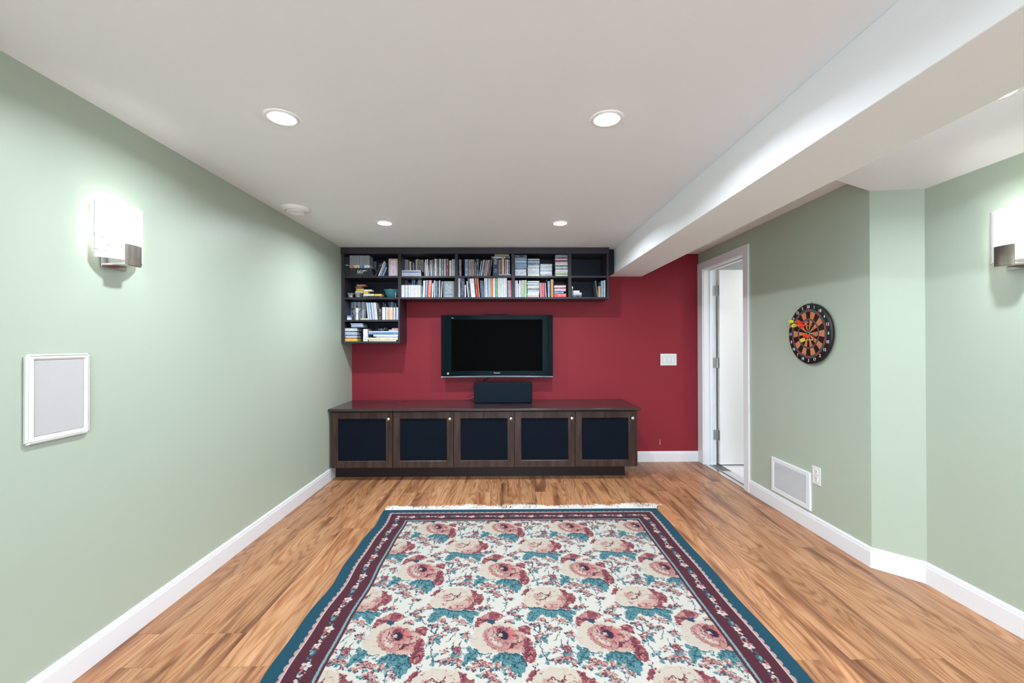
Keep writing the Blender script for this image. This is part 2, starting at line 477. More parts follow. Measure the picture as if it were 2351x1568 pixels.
# doorway: casing, jambs, stops, slab, hinges
door = empty('door_1', (XR, 3.9, 0), 'white flush door standing open inside a white cased doorway', 'door', kind='structure')
CT = 0.016
box('casing', XR - CT, XR, 3.466, DY0 - 0.004, 0, DZ + 0.076, M['trim'], door, 0.003)
box('casing', XR - CT, XR, DY1 + 0.004, D - 0.010, 0, DZ + 0.076, M['trim'], door, 0.003)
box('casing', XR - CT, XR, DY0 - 0.004, DY1 + 0.004, DZ + 0.004, DZ + 0.076, M['trim'], door, 0.003)
box('jamb', XR - 0.002, XR + 0.12, DY0 - 0.014, DY0, 0, DZ + 0.014, M['trim'], door)
box('jamb', XR - 0.002, XR + 0.12, DY1, DY1 + 0.014, 0, DZ + 0.014, M['trim'], door)
box('jamb', XR - 0.002, XR + 0.12, DY0, DY1, DZ, DZ + 0.014, M['trim'], door)
box('door_stop', XR + 0.055, XR + 0.082, DY0, DY0 + 0.011, 0, DZ, M['trim'], door, 0.002)
box('door_stop', XR + 0.055, XR + 0.082, DY1 - 0.011, DY1, 0, DZ, M['trim'], door, 0.002)
box('door_stop', XR + 0.055, XR + 0.082, DY0 + 0.011, DY1 - 0.011, DZ - 0.011, DZ, M['trim'], door, 0.002)
slab = box('door_slab', XR + 0.138, XR + 0.138 + 0.73, DY1 - 0.040, DY1 - 0.004, 0.012, DZ - 0.006, M['door'], door, 0.002)
box('threshold', XR - 0.004, XR + 0.035, DY0, DY1, -0.001, 0.005, M['chrome'], door, 0.002)
for z in (0.30, 1.023, 1.752):
    h = empty('hinge', Vector((XR + 0.12, DY1 - 0.002, z)) - Vector(door.location)); h.parent = door
    bm = bmesh.new(); bm_box(bm, -0.030, 0.004, -0.0015, 0.0005, -0.05, 0.05, 0.0006, 1)
    for zz in (-0.034, 0.0, 0.034):
        for xx in (-0.022, -0.010):
            bm_lathe(bm, [(0.003, -0.0025), (0.003, 0.0)], 10, 'y', xx, 0, zz, True)
    to_obj(bm, 'hinge_leaf', M['steel'], h)
    bm = bmesh.new(); bm_box(bm, 0.0155, 0.0175, -0.036, -0.002, -0.05, 0.05, 0.0006, 1)
    to_obj(bm, 'hinge_leaf', M['steel'], h)
    bm = bmesh.new()
    for k in range(5):
        bm_lathe(bm, [(0.0062, -0.05 + k * 0.02 + 0.0006), (0.0062, -0.03 + k * 0.02 - 0.0006)], 14, 'z', 0.010, -0.006, 0, True)
    to_obj(bm, 'hinge_barrel', M['steel'], h)

# the small white room behind the doorway
SX0, SX1, SY0, SY1 = XR + 0.12, 3.6, 2.55, 4.62
sf = box('floor_side_room', SX0 - 0.10, SX1, SY0, SY1, -0.05, -0.003, M['grout'])
tag(sf, 'white tiled floor of the room behind the door', 'floor', kind='structure')
ty = SY0
while ty < SY1 - 0.01:
    tx = SX0 - 0.085
    while tx < SX1 - 0.01:
        box('tile', tx, min(tx + 0.30, SX1), ty, min(ty + 0.30, SY1), -0.003, 0.0, M['tile'], sf)
        tx += 0.303
    ty += 0.303
bm = bmesh.new()
bm_box(bm, SX1, SX1 + 0.1, SY0, SY1, -0.05, H + 0.1)
bm_box(bm, SX0, SX1 + 0.1, SY1, SY1 + 0.1, -0.05, H + 0.1)
bm_box(bm, XR2 + 0.12, SX1 + 0.1, SY0 - 0.1, SY0, -0.05, H + 0.1)
bm_box(bm, SX0, SX1, SY0, SY1, H, H + 0.1)
bm_box(bm, SX0 - 0.0, SX0 + 0.004, DY1 + 0.06, SY1, -0.003, H)
tag(to_obj(bm, 'wall_side_room', M['white_wall']), 'plain white walls of the room behind the door', 'wall', kind='structure')

# ================================================================ LAMPS
def lathe_obj(name, prof, m, parent, loc=(0, 0, 0), n=40, axis='z', close=False, smooth=True):
    bm = bmesh.new(); bm_lathe(bm, prof, n, axis, close=close)
    return to_obj(bm, name, m, parent, loc, smooth=smooth)

M['lens'] = emit_mat('lamp_lens', (1, 1, 1, 1), 30.0)
def area_light(name, loc, watts, size, spread, parent=None, col=C_LAMP):
    l = bpy.data.lights.new(name, 'AREA'); l.shape = 'DISK'; l.size = size; l.energy = watts; l.spread = math.radians(spread); l.color = col
    o = bpy.data.objects.new(name, l); o.location = loc
    return add(o, parent)
def downlight(x, y, watts, label, z=H, tilt=0.0):
    t = empty('recessed_downlight', (x, y, z), label, 'ceiling light', 'recessed downlights in the ceiling', rot=(0, tilt, 0))
    lathe_obj('trim_ring', [(0.047, -0.002), (0.051, -0.0055), (0.062, -0.0045), (0.067, -0.0012), (0.067, -0.0002)], M['bright_plastic'], t)
    lathe_obj('lens', [(0.001, -0.0125), (0.018, -0.0115), (0.034, -0.0085), (0.044, -0.0045), (0.047, -0.0020)], M['lens'], t)
    area_light('downlight_lamp', (0, 0, -0.0135), watts, 0.085, 164, t)
downlight(-0.916, 1.750, W_DOWN, 'round recessed downlight in the ceiling nearest the wall sconce, partly hiding its ring')
downlight(0.415, 1.750, W_DOWN, 'round recessed downlight with a wide flare, nearer of the two beside the beam')
downlight(-0.934, 3.276, W_DOWN, 'round recessed downlight near the bookshelf, on the vent side')
downlight(0.412, 3.274, W_DOWN, 'round recessed downlight near the bookshelf, on the beam side')
for xx, yy, nm in ((-0.92, 0.22, 'overhead, on the speaker wall side'), (0.41, 0.22, 'overhead, on the beam side'), (-0.92, -1.31, 'far behind the viewpoint, speaker wall side'), (0.41, -1.31, 'far behind the viewpoint, beam side')):
    downlight(xx, yy, W_DOWN_REAR, 'round recessed downlight ' + nm)
SLOPE = 0.315
for yy, wt, nm in ((1.50, W_ALCOVE, 'in the sloping soffit, mostly hidden by the beam'), (-0.10, W_ALCOVE_REAR, 'in the sloping soffit behind the viewpoint')):
    downlight(1.752, yy, wt, 'round recessed downlight ' + nm, 2.055 - SLOPE * (1.752 - XR) - 0.0003, math.atan(SLOPE))
# unseen lamp, added to brighten the side room and its door slab
t = empty('added_side_lamp', (2.85, 3.6, H), 'unseen round white flush lamp added to light the room behind the door', 'ceiling light')
lathe_obj('lamp_base', [(0.15, -0.0005), (0.15, -0.02), (0.14, -0.022)], M['plastic'], t)
lathe_obj('lamp_dome', [(0.14, -0.02), (0.12, -0.05), (0.08, -0.07), (0.02, -0.078), (0.001, -0.078)], emit_mat('lit_dome', (1, 1, 1, 1), 6.0), t)
area_light('side_room_fill', (0, 0, -0.09), W_SIDE_ROOM, 0.28, 180, t, (1, 1, 1))

def shade_mat():
    m = bpy.data.materials.new('alabaster_glass'); m.use_nodes = True
    nt = m.node_tree; N = nt.nodes; L = nt.links
    N.remove(N['Principled BSDF']); out = N['Material Output']
    tc = N.new('ShaderNodeTexCoord'); n = N.new('ShaderNodeTexNoise')
    n.inputs['Scale'].default_value = 7.0; n.inputs['Detail'].default_value = 4; n.inputs['Distortion'].default_value = 0.8
    L.new(tc.outputs['Object'], n.inputs['Vector'])
    a = N.new('ShaderNodeMath'); a.operation = 'SUBTRACT'; a.inputs[1].default_value = 0.5; L.new(n.outputs['Fac'], a.inputs[0])
    b = N.new('ShaderNodeMath'); b.operation = 'ABSOLUTE'; L.new(a.outputs[0], b.inputs[0])
    r = N.new('ShaderNodeValToRGB')
    r.color_ramp.elements[0].position = 0.0; r.color_ramp.elements[0].color = srgb(168, 162, 158)
    r.color_ramp.elements[1].position = 0.010; r.color_ramp.elements[1].color = (0.80, 0.79, 0.79, 1)
    n3 = N.new('ShaderNodeTexNoise'); n3.inputs['Scale'].default_value = 11.0; L.new(tc.outputs['Object'], n3.inputs['Vector'])
    gt = N.new('ShaderNodeMath'); gt.operation = 'LESS_THAN'; gt.inputs[1].default_value = 0.56; L.new(n3.outputs['Fac'], gt.inputs[0])
    ad = N.new('ShaderNodeMath'); ad.operation = 'ADD'; L.new(b.outputs[0], ad.inputs[0]); L.new(gt.outputs[0], ad.inputs[1])
    L.new(ad.outputs[0], r.inputs[0])
    d = N.new('ShaderNodeBsdfDiffuse'); tr = N.new('ShaderNodeBsdfTranslucent'); gl = N.new('ShaderNodeBsdfGlossy')
    gl.inputs['Roughness'].default_value = 0.2
    L.new(r.outputs[0], d.inputs[0]); L.new(r.outputs[0], tr.inputs[0])
    m1 = N.new('ShaderNodeMixShader'); m1.inputs[0].default_value = 0.16
    L.new(d.outputs[0], m1.inputs[1]); L.new(tr.outputs[0], m1.inputs[2])
    m2 = N.new('ShaderNodeMixShader'); m2.inputs[0].default_value = 0.05
    L.new(m1.outputs[0], m2.inputs[1]); L.new(gl.outputs[0], m2.inputs[2])
    L.new(m2.outputs[0], out.inputs[0])
    return m
M['alabaster'] = shade_mat()
M['bulb_glow'] = emit_mat('bulb_glow', (1, 0.97, 0.92, 1), 8.0)
def sconce(xw, s, y, label, watts, col):
    """wall lamp on the wall plane x = xw; s = +1 projects towards +x"""
    t = empty('wall_sconce', (xw, y, 1.56), label, 'wall lamp', 'alabaster wall sconces')
    # bowed glass shade, open above and below
    bm = bmesh.new(); n = 20; a = 0.101; p0, p1 = 0.024, 0.086; T = 0.006
    def curve(u, off):   # u -1..1
        return Vector((s * (p0 + (p1 - p0) * (1 - abs(u) ** 2.3) + off), u * a, 0))
    cols = []
    for i in range(n + 1):
        u = -1 + 2 * i / n
        o_, i_ = curve(u, 0), curve(u, -T)
        cols.append([bm.verts.new((q.x, q.y, z)) for q, z in ((o_, 0.0), (o_, 0.218), (i_, 0.218), (i_, 0.0))])
    for c0, c1 in zip(cols[:-1], cols[1:]):
        for k in range(4): bm.faces.new((c0[k], c0[(k + 1) % 4], c1[(k + 1) % 4], c1[k]))
    bm.faces.new(cols[0]); bm.faces.new(cols[-1][::-1])
    sh = to_obj(bm, 'lamp_shade', M['alabaster'], t)
    # metal clip wrapping the foot of the shade
    bm = bmesh.new(); cols = []
    for i in range(11):
        u = -0.36 + 0.72 * i / 10
        o_, i_ = curve(u, 0.0035), curve(u, 0.0008)
        cols.append([bm.verts.new((q.x, q.y, z)) for q, z in ((o_, -0.018), (o_, 0.064), (i_, 0.064), (i_, -0.018))])
    for c0, c1 in zip(cols[:-1], cols[1:]):
        for k in range(4): bm.faces.new((c0[k], c0[(k + 1) % 4], c1[(k + 1) % 4], c1[k]))
    bm.faces.new(cols[0]); bm.faces.new(cols[-1][::-1])
    clip = to_obj(bm, 'metal_clip', M['bronze'], t)
    # arm from wall plate to clip, wall plate, lamp holder
    x0, x1 = sorted((0.004 * s, 0.085 * s))
    bm = bmesh.new(); bm_box(bm, x0, x1, -0.030, 0.030, -0.020, -0.012, 0.001, 1)
    to_obj(bm, 'support_arm', M['chrome'], t)
    x0, x1 = sorted((0.0005 * s, 0.006 * s))
    bm = bmesh.new(); bm_box(bm, x0, x1, -0.055, 0.055, -0.030, 0.205, 0.001, 1)
    to_obj(bm, 'wall_plate', M['chrome'], t)
    lathe_obj('lamp_holder', [(0.011, -0.012), (0.011, 0.045), (0.008, 0.048), (0.001, 0.048)], M['plastic'], t, (0.046 * s, 0, 0), 16)
    lathe_obj('bulb', [(0.006, 0.048), (0.013, 0.062), (0.015, 0.085), (0.011, 0.105), (0.001, 0.112)], M['bulb_glow'], t, (0.046 * s, 0, 0), 16)
    l = bpy.data.lights.new('sconce_lamp', 'POINT'); l.energy = watts; l.shadow_soft_size = 0.018; l.color = col
    o = bpy.data.objects.new('sconce_lamp', l); o.location = (0.050 * s, 0, 0.135); add(o, t)
    return t
sconce(XL, 1, 1.742, 'white alabaster wall sconce above the square wall speaker', W_SCONCE_L, (1.0, 0.99, 0.97))
sconce(XR2, -1, 1.735, 'warm alabaster wall sconce cut by the picture edge beyond the dartboard', W_SCONCE_R, (1.0, 0.97, 0.88))


# ================================================================ WALL AND CEILING FITTINGS
t = empty('ceiling_vent', (-1.436, 2.920, H), 'round white ceiling air valve near the green wall', 'vent')
lathe_obj('vent_collar', [(0.092, -0.0003), (0.094, -0.006), (0.090, -0.012), (0.072, -0.026), (0.066, -0.026), (0.064, -0.006)], M['bright_plastic'], t)
lathe_obj('vent_disc', [(0.001, -0.022), (0.046, -0.022), (0.050, -0.033), (0.058, -0.032), (0.060, -0.026), (0.056, -0.018), (0.001, -0.016)], M['bright_plastic'], t)
lathe_obj('vent_stem', [(0.010, -0.017), (0.010, -0.0005)], M['bright_plastic'], t, n=12)

# square speaker in the left wall
t = empty('wall_speaker', (XL, 1.528, 0.892), 'white framed wall speaker with grey grille on the green wall', 'speaker')
def wall_frame(name, y0, y1, z0, z1, iy0, iy1, iz0, iz1, proj, m, parent, xw, s, cham=0.006, round_=0.006):
    bm = bmesh.new()
    bm_frame(bm, y0, y1, z0, z1, iy0, iy1, iz0, iz1, -proj, 0.0, cham, 0.004, 0.004)
    for v in bm.verts: v.co = Vector((s * -v.co.y, v.co.x, v.co.z))
    es = [e for e in bm.edges if all(abs(abs(v.co.y - (y0 + y1) / 2) - (y1 - y0) / 2) < 0.0045 and abs(abs(v.co.z - (z0 + z1) / 2) - (z1 - z0) / 2) < 0.0045 for v in e.verts)]
    if round_: bmesh.ops.bevel(bm, geom=es, offset=round_, segments=3, affect='EDGES')
    o = to_obj(bm, name, m, parent)
    o.location = Vector((xw, 0, 0)) - Vector(parent.location)
    return o
wall_frame('frame', 1.421, 1.636, 0.892, 1.192, 1.447, 1.616, 0.915, 1.172, 0.013, M['plastic'], t, XL, 1)
box('grille', XL + 0.001, XL + 0.0085, 1.4475, 1.6155, 0.9155, 1.1715, M['grille'], t, 0.002)

# light switch on the red wall
t = empty('light_switch', (1.672, D, 0.993), 'white three-gang rocker light switch on the red wall', 'switch')
bm = bmesh.new(); bm_box(bm, -0.084, 0.084, -0.006, -0.0002, 0, 0.122, 0.003, 2)
to_obj(bm, 'switch_plate', M['plastic'], t)
for k in (-1, 0, 1):
    bm = bmesh.new(); bm_box(bm, -0.0165, 0.0165, -0.0095, -0.0062, 0.028, 0.094, 0.002, 2)
    r = to_obj(bm, 'rocker', M['plastic'], t, (k * 0.046, 0, 0))
    bm = bmesh.new(); bm_box(bm, -0.0185, 0.0185, -0.0067, -0.0058, 0.026, 0.096)
    to_obj(bm, 'rocker_surround', M['grille'], t, (k * 0.046, 0, 0))

# power outlet on the right wall
t = empty('power_outlet', (XR, 2.719, 0.314), 'white double power outlet beside the return air grille', 'outlet')
bm = bmesh.new(); bm_box(bm, -0.006, -0.0002, -0.0375, 0.0375, 0, 0.116, 0.003, 2)
to_obj(bm, 'outlet_plate', M['plastic'], t)
for zz in (0.036, 0.080):
    bm = bmesh.new(); bm_box(bm, -0.0085, -0.0062, -0.0165, 0.0165, zz - 0.016, zz + 0.016, 0.004, 2)
    rec = to_obj(bm, 'receptacle', M['plastic'], t)
    for dy, h in ((0.0065, 0.008), (-0.0065, 0.010)):
        bm = bmesh.new(); bm_box(bm, -0.0090, -0.0084, dy - 0.0011, dy + 0.0011, zz + 0.001, zz + 0.001 + h)
        to_obj(bm, 'slot', M['dark_slot'], rec)
    bm = bmesh.new(); bm_lathe(bm, [(0.0026, -0.0090), (0.0026, -0.0084)], 12, 'x', 0, 0, zz - 0.007, True)
    to_obj(bm, 'slot', M['dark_slot'], rec)

# return air grille
t = empty('return_air_grille', (XR, 2.972, 0.124), 'white louvred return air grille low on the green wall', 'vent')
wall_frame('frame', 2.768, 3.176, 0.124, 0.374, 2.808, 3.146, 0.158, 0.343, 0.012, M['trim'], t, XR, -1, 0.003, 0.0)
box('backing', XR - 0.0016, XR - 0.0004, 2.809, 3.145, 0.159, 0.342, M['dark_slot'], t)
NS = 27
for k in range(NS):
    z = 0.1605 + (0.343 - 0.1605) * (k + 0.3) / NS
    if k == 0:
        bm = bmesh.new()
        bm_prism(bm, [(-0.0108, 0.0), (-0.0108, 0.0028), (-0.0022, 0.0042), (-0.0022, 0.0028)], 1, -0.1675, 0.1675)
        sl0 = to_obj(bm, 'slat', M['trim'], t, (0, 2.977 - 2.972, z - 0.124))
    else:
        o = sl0.copy(); o.location.z = z - 0.124; add(o, t)

# ================================================================ DARTBOARD
DC = Vector((XR - 0.002, 2.748, 1.283))
t = empty('dartboard', DC, 'round black dartboard with cork and black wedges on the green wall', 'dartboard')
M['cork'] = mat('orange_cork', srgb(192, 118, 76), 0.8, vary=0.42, vary_scale=160)
M['db_black'] = mat('board_black', srgb(17, 17, 18), 0.45)
M['db_red'] = mat('board_red', srgb(122, 58, 58), 0.6)
M['db_green'] = mat('board_green', srgb(38, 80, 82), 0.6)
M['bull'] = mat('bull_green', srgb(70, 150, 100), 0.5)
lathe_obj('board_body', [(0.001, -0.0005), (0.186, -0.0005), (0.195, -0.006), (0.197, -0.020), (0.192, -0.0265), (0.186, -0.0275), (0.001, -0.0275)], M['db_black'], t, n=72, axis='x')
def wedge_mesh(name, r0, r1, m):
    bm = bmesh.new(); n = 4; h = math.pi / 20
    def row(x): return [bm.verts.new((x, -r * math.sin(a), r * math.cos(a))) for r, a in [(r0, -h + 2 * h * i / n) for i in range(n + 1)] + [(r1, h - 2 * h * i / n) for i in range(n + 1)]]
    a, b = row(-0.0274), row(-0.0284)
    k = len(a)
    bm.faces.new(b)
    for i in range(k): bm.faces.new((a[i], a[(i + 1) % k], b[(i + 1) % k], b[i]))
    bmesh.ops.recalc_face_normals(bm, faces=bm.faces)
    me = bpy.data.meshes.new(name); bm.to_mesh(me); bm.free(); me.materials.append(m)
    return me
rings = [('double_ring_segment', 0.1425, 0.1595, 'db_red', 'db_green'), ('outer_wedge', 0.0985, 0.1420, 'db_black', 'cork'),
         ('triple_ring_segment', 0.0865, 0.0980, 'db_red', 'db_green'), ('inner_wedge', 0.0150, 0.0860, 'db_black', 'cork')]
for nm, r0, r1, ma, mb in rings:
    ms = (wedge_mesh(nm, r0, r1, M[ma]), wedge_mesh(nm, r0, r1, M[mb]))
    for i in range(20):
        o = bpy.data.objects.new(nm, ms[i % 2]); o.rotation_euler = (2 * math.pi * i / 20, 0, 0); add(o, t)
lathe_obj('outer_bull', [(0.0148, -0.0274), (0.0148, -0.0290), (0.0075, -0.0290)], M['bull'], t, n=24, axis='x')
lathe_obj('inner_bull', [(0.0075, -0.0274), (0.0075, -0.0292), (0.0005, -0.0292)], M['db_black'], t, n=20, axis='x')
for i, num in enumerate((20, 1, 18, 4, 13, 6, 10, 15, 2, 17, 3, 19, 7, 16, 8, 11, 14, 9, 12, 5)):
    a = 2 * math.pi * i / 20
    text('number', str(num), 0.027, M['print_white'], t, (-0.0279, -0.174 * math.sin(a), 0.174 * math.cos(a)), (math.pi / 2, 0, -math.pi / 2), 0.0003)
bm = bmesh.new()
bm_tube(bm, [(-0.004, 0, 0.194), (-0.006, 0, 0.203), (-0.006, -0.004, 0.207), (-0.004, -0.006, 0.204)], 0.0016, 6)
to_obj(bm, 'hanging_hook', M['bronze'], t)
M['dart_red'] = mat('red_plastic', srgb(226, 52, 34), 0.4)
M['dart_yellow'] = mat('yellow_plastic', srgb(222, 214, 70), 0.4)
def dart(colour, y, z, dy, dz, label):
    m = M['dart_' + colour]
    t = empty('dart', (XR - 0.0305, y, z), label, 'dart', colour + ' magnetic darts', rot=(0, dz, -dy))
    lathe_obj('magnet_tip', [(0.0005, 0.0), (0.0045, -0.0002), (0.0045, -0.010), (0.0028, -0.0115)], M['steel'], t, n=14, axis='x')
    lathe_obj('shaft', [(0.0028, -0.010), (0.0022, -0.030), (0.0016, -0.034), (0.0016, -0.066)], m, t, n=10, axis='x')
    bm = bmesh.new()
    for k in range(4):
        c, s = math.cos(k * math.pi / 2 + 0.5), math.sin(k * math.pi / 2 + 0.5)
        prof = [(-0.056, 0.0015), (-0.066, 0.0125), (-0.076, 0.0145), (-0.087, 0.0125), (-0.092, 0.0015)]
        f = [bm.verts.new((xx, c * rr - s * 0.0004, s * rr + c * 0.0004)) for xx, rr in prof]
        g = [bm.verts.new((xx, c * rr + s * 0.0004, s * rr - c * 0.0004)) for xx, rr in prof]
        bm.faces.new(f); bm.faces.new(g[::-1])
        for i in range(5): bm.faces.new((f[i], f[(i + 1) % 5], g[(i + 1) % 5], g[i]))
    to_obj(bm, 'flight', m, t)
dart('yellow', 2.806, 1.361, -0.04, 0.03, 'yellow dart stuck highest in the dartboard, beside the 9')
dart('red', 2.742, 1.357, -0.10, 0.0, 'red dart stuck highest in the dartboard, right of a yellow one')
dart('yellow', 2.772, 1.336, 0.02, 0.02, 'yellow dart just below the highest one, over the 9 wedge')
dart('red', 2.711, 1.336, -0.12, -0.03, 'red dart below the upper red one, above the bull')
dart('red', 2.669, 1.268, -0.06, 0.0, 'red dart stuck just below the green bull')
dart('yellow', 2.700, 1.243, -0.08, -0.02, 'yellow dart stuck lowest in the dartboard')

# ================================================================ MEDIA CABINETS
def cabinet(name, x0, x1, doors, tx0, tx1, label):
    t = empty(name, ((x0 + x1) / 2, 4.1, 0), label, 'cabinet', 'dark walnut media cabinets')
    L0 = Vector(t.location)
    bm = bmesh.new()
    cx = L0.x
    bm_box(bm, x0 - cx, x1 - cx, 3.846 - 4.1, D - 0.002 - 4.1, 0.116, 0.6215)
    to_obj(bm, 'body', M['walnut'], t)
    bm = bmesh.new(); bm_box(bm, tx0 - cx, tx1 - cx, 3.95 - 4.1, 4.35 - 4.1, 0.0, 0.1155)
    to_obj(bm, 'toe_kick', M['walnut_kick'], t)
    for a, b in doors:
        w = b - a; mid = (a + b) / 2
        d = empty('door', (mid - cx, 3.826 - 4.1, 0.118)); d.parent = t
        bm = bmesh.new()
        bm_frame(bm, -w / 2, w / 2, 0, 0.496, -w / 2 + 0.062, w / 2 - 0.062, 0.062, 0.434, 0.0, 0.019, 0.006, 0.006, 0.0015)
        to_obj(bm, 'door_frame', M['walnut'], d)
        bm = bmesh.new(); bm_box(bm, -w / 2 + 0.063, w / 2 - 0.063, 0.009, 0.016, 0.063, 0.433)
        to_obj(bm, 'cloth_panel', M['cloth'], d)
        bm = bmesh.new()
        bm_lathe(bm, [(0.006, 0.0), (0.006, -0.012), (0.013, -0.016), (0.0155, -0.021), (0.0135, -0.026), (0.006, -0.029), (0.0005, -0.0295)], 22, 'y')
        to_obj(bm, 'knob', M['chrome'], d, (w / 2 - 0.030, 0, 0.436), smooth=True)
    return t
M['walnut_kick'] = mat('dark_kick_board', srgb(40, 29, 29), 0.35, spec=0.2, vary=0.1, vary_scale=10)
cabinet('media_cabinet', -1.5745, -1.0215, [(-1.571, -1.0235)], -1.5775, -1.0215, 'single-door dark walnut media cabinet against the green wall')
cabinet('media_cabinet', -1.0205, 1.177, [(-1.019, -0.4795), (-0.4765, 0.0640), (0.0670, 0.6095), (0.6125, 1.1530)], -1.0205, 1.089, 'long four-door dark walnut media cabinet under the television')
def counter(x0, x1, z0, z1, yf, label):
    t = box('cabinet_top', x0, x1, yf, D - 0.001, z0, z1, M['walnut_top'], bevel=0.0075, seg=3)
    return tag(t, label, 'worktop', 'dark cabinet tops')
counter(-1.5885, -1.0155, 0.6216, 0.6475, 3.800, 'short dark lacquered top over the single-door cabinet')
counter(-1.0150, 1.197, 0.6216, 0.6480, 3.803, 'long dark lacquered cabinet top carrying the centre speaker')

# ================================================================ BOOKSHELF
ZB = [1.231, 1.2485, 1.439, 1.4562, 1.6545, 1.6718, 1.8595, 1.8770, 2.089]
shelf = empty('wall_bookshelf', (0, 4.25, ZB[0]), 'dark espresso wall bookshelf with a longer tower at the green wall', 'bookshelf')
def sp(name, x0, x1, z0, z1, y0=SHELF_Y, y1=D - 0.010, m='espresso', bevel=0.0006):
    return box(name, x0, x1, y0, y1, z0, z1, M[m], shelf, bevel, 1)
TX = (-1.588, -1.5590, -1.0455, -1.0290)     # tower panels
sp('side_panel', TX[0], TX[1], ZB[0], 2.0885)
sp('side_panel', TX[2], TX[3], ZB[0], 2.0885)
for k in (0, 2, 4, 6): sp('shelf_board', TX[1], TX[2], ZB[k], ZB[k + 1])
BAYS = [(-1.0160, -0.4995), (-0.4705, 0.0470), (0.0775, 0.5950), (0.6260, 0.9680)]
sp('divider', -1.0285, -1.0160, ZB[4], 2.0885)
sp('divider', -0.4995, -0.4705, ZB[4], 2.0885)
sp('divider', 0.0470, 0.0775, ZB[4], 2.0885)
sp('divider', 0.5950, 0.6260, ZB[4], 2.0885)
sp('side_panel', 0.9680, 0.9870, ZB[4], 2.0885)
for a, b in BAYS:
    sp('shelf_board', a, b, ZB[6], ZB[7]); sp('shelf_board', a, b, ZB[4], ZB[5])
sp('fascia_board', -1.5885, 0.9880, 2.0890, 2.1495, 4.100, 4.122)
sp('top_board', -1.5885, 0.9870, 2.0890, 2.1060, 4.123)
sp('back_panel', -1.588, -1.029, ZB[0], 2.0885, D - 0.0095, D - 0.001, 'espresso_in')
sp('back_panel', -1.0285, 0.987, ZB[4], 2.0885, D - 0.0095, D - 0.001, 'espresso_in')
sp('filler_panel', 0.9885, 1.0590, 1.916, 2.1490, 4.195, 4.215, 'espresso_in')

# ================================================================ TELEVISION AND CENTRE SPEAKER
TY = 4.275
t = empty('television', (-0.098, TY, 0.885), 'black flat television on the red wall', 'television')
c = Vector(t.location)
def tvp(bm, name, m, par=t): 
    o = to_obj(bm, name, m, par); o.location = -c if par is t else (0, 0, 0); return o
bm = bmesh.new()
bm_frame(bm, -0.612, 0.416, 0.904, 1.509, -0.552, 0.356, 0.951, 1.463, TY, TY + 0.05, 0.002, 0.003, 0.0)
tvp(bm, 'bezel', M['black_gloss'])
for a, b in ((-0.657, -0.6125), (0.4165, 0.461)):
    bm = bmesh.new(); bm_box(bm, a, b, TY + 0.001, TY + 0.05, 0.896, 1.509, 0.002, 1); tvp(bm, 'side_strip', M['black_side'])
bm = bmesh.new(); bm_box(bm, -0.552, 0.356, TY + 0.004, TY + 0.04, 0.951, 1.463); tvp(bm, 'screen', M['screen'])
bm = bmesh.new(); bm_box(bm, -0.640, 0.444, TY + 0.051, TY + 0.10, 0.91, 1.50, 0.01, 2); tvp(bm, 'back_housing', M['black'])
# bowed silver sill
bm = bmesh.new(); n = 24; rows = []
for i in range(n + 1):
    u = -1 + 2 * i / n; xx = -0.098 + 0.559 * u; top = 0.8955 + 0.0075 * (1 - u * u)
    rows.append([bm.verts.new(p) for p in ((xx, TY + 0.04, 0.885), (xx, TY - 0.002, 0.885), (xx, TY - 0.004, 0.889), (xx, TY - 0.001, top), (xx, TY + 0.04, top))])
for a, b in zip(rows[:-1], rows[1:]):
    for k in range(5): bm.faces.new((a[k], a[(k + 1) % 5], b[(k + 1) % 5], b[k]))
bm.faces.new(rows[0]); bm.faces.new(rows[-1][::-1])
tvp(bm, 'silver_sill', M['silver'])
bm = bmesh.new(); bm_box(bm, -0.222, 0.016, TY + 0.012, TY + 0.09, 1.5095, 1.518, 0.002, 1); tvp(bm, 'mount_hood', M['black_side'])
bm = bmesh.new(); bm_box(bm, -0.30, 0.10, TY + 0.101, D - 0.001, 1.02, 1.40, 0.003, 1); tvp(bm, 'wall_bracket', M['black'])
RF = (math.pi / 2, 0, 0)
text('brand_lettering', 'Panasonic', 0.0155, M['print_white'], t, Vector((-0.100, TY - 0.0004, 0.931)) - c, RF, 0.0003)
text('model_lettering', 'VIERA', 0.0088, M['print_white'], t, Vector((-0.543, TY - 0.0004, 1.481)) - c, RF, 0.0003)
bm = bmesh.new(); bm_frame(bm, -0.598, -0.580, 0.917, 0.935, -0.5955, -0.5825, 0.9195, 0.9325, TY - 0.0006, TY + 0.001)
lg = tvp(bm, 'badge', M['print_white'])
bm = bmesh.new(); bm_box(bm, -0.5925, -0.5855, TY - 0.0006, TY, 0.9245, 0.9275); bm_box(bm, -0.5905, -0.5875, TY - 0.0007, TY, 0.9220, 0.9300); tvp(bm, 'badge', M['print_white'])

t = empty('centre_speaker', (-0.0375, 4.20, 0.6482), 'dark blue-black centre speaker standing on the cabinet top', 'speaker')
bm = bmesh.new(); bm_box(bm, -0.280, 0.280, -0.066, 0.10, 0.004, 0.196, 0.010, 3); to_obj(bm, 'cabinet_body', M['black'], t)
bm = bmesh.new(); bm_box(bm, -0.2805, 0.2805, -0.087, -0.0662, 0.003, 0.197, 0.009, 3); to_obj(bm, 'cloth_grille', M['cloth2'], t)
for sx in (-0.24, 0.24):
    for sy in (-0.05, 0.08):
        lathe_obj('rubber_foot', [(0.008, 0.0), (0.009, 0.004), (0.001, 0.004)], M['black'], t, (sx, sy, 0), 12)
bm = bmesh.new()
bm_tube(bm, [(-0.33, 4.360, 0.906), (-0.325, 4.372, 0.88), (-0.30, 4.380, 0.85), (-0.275, 4.376, 0.80), (-0.25, 4.36, 0.70), (-0.23, 4.34, 0.655)], 0.0028, 6)
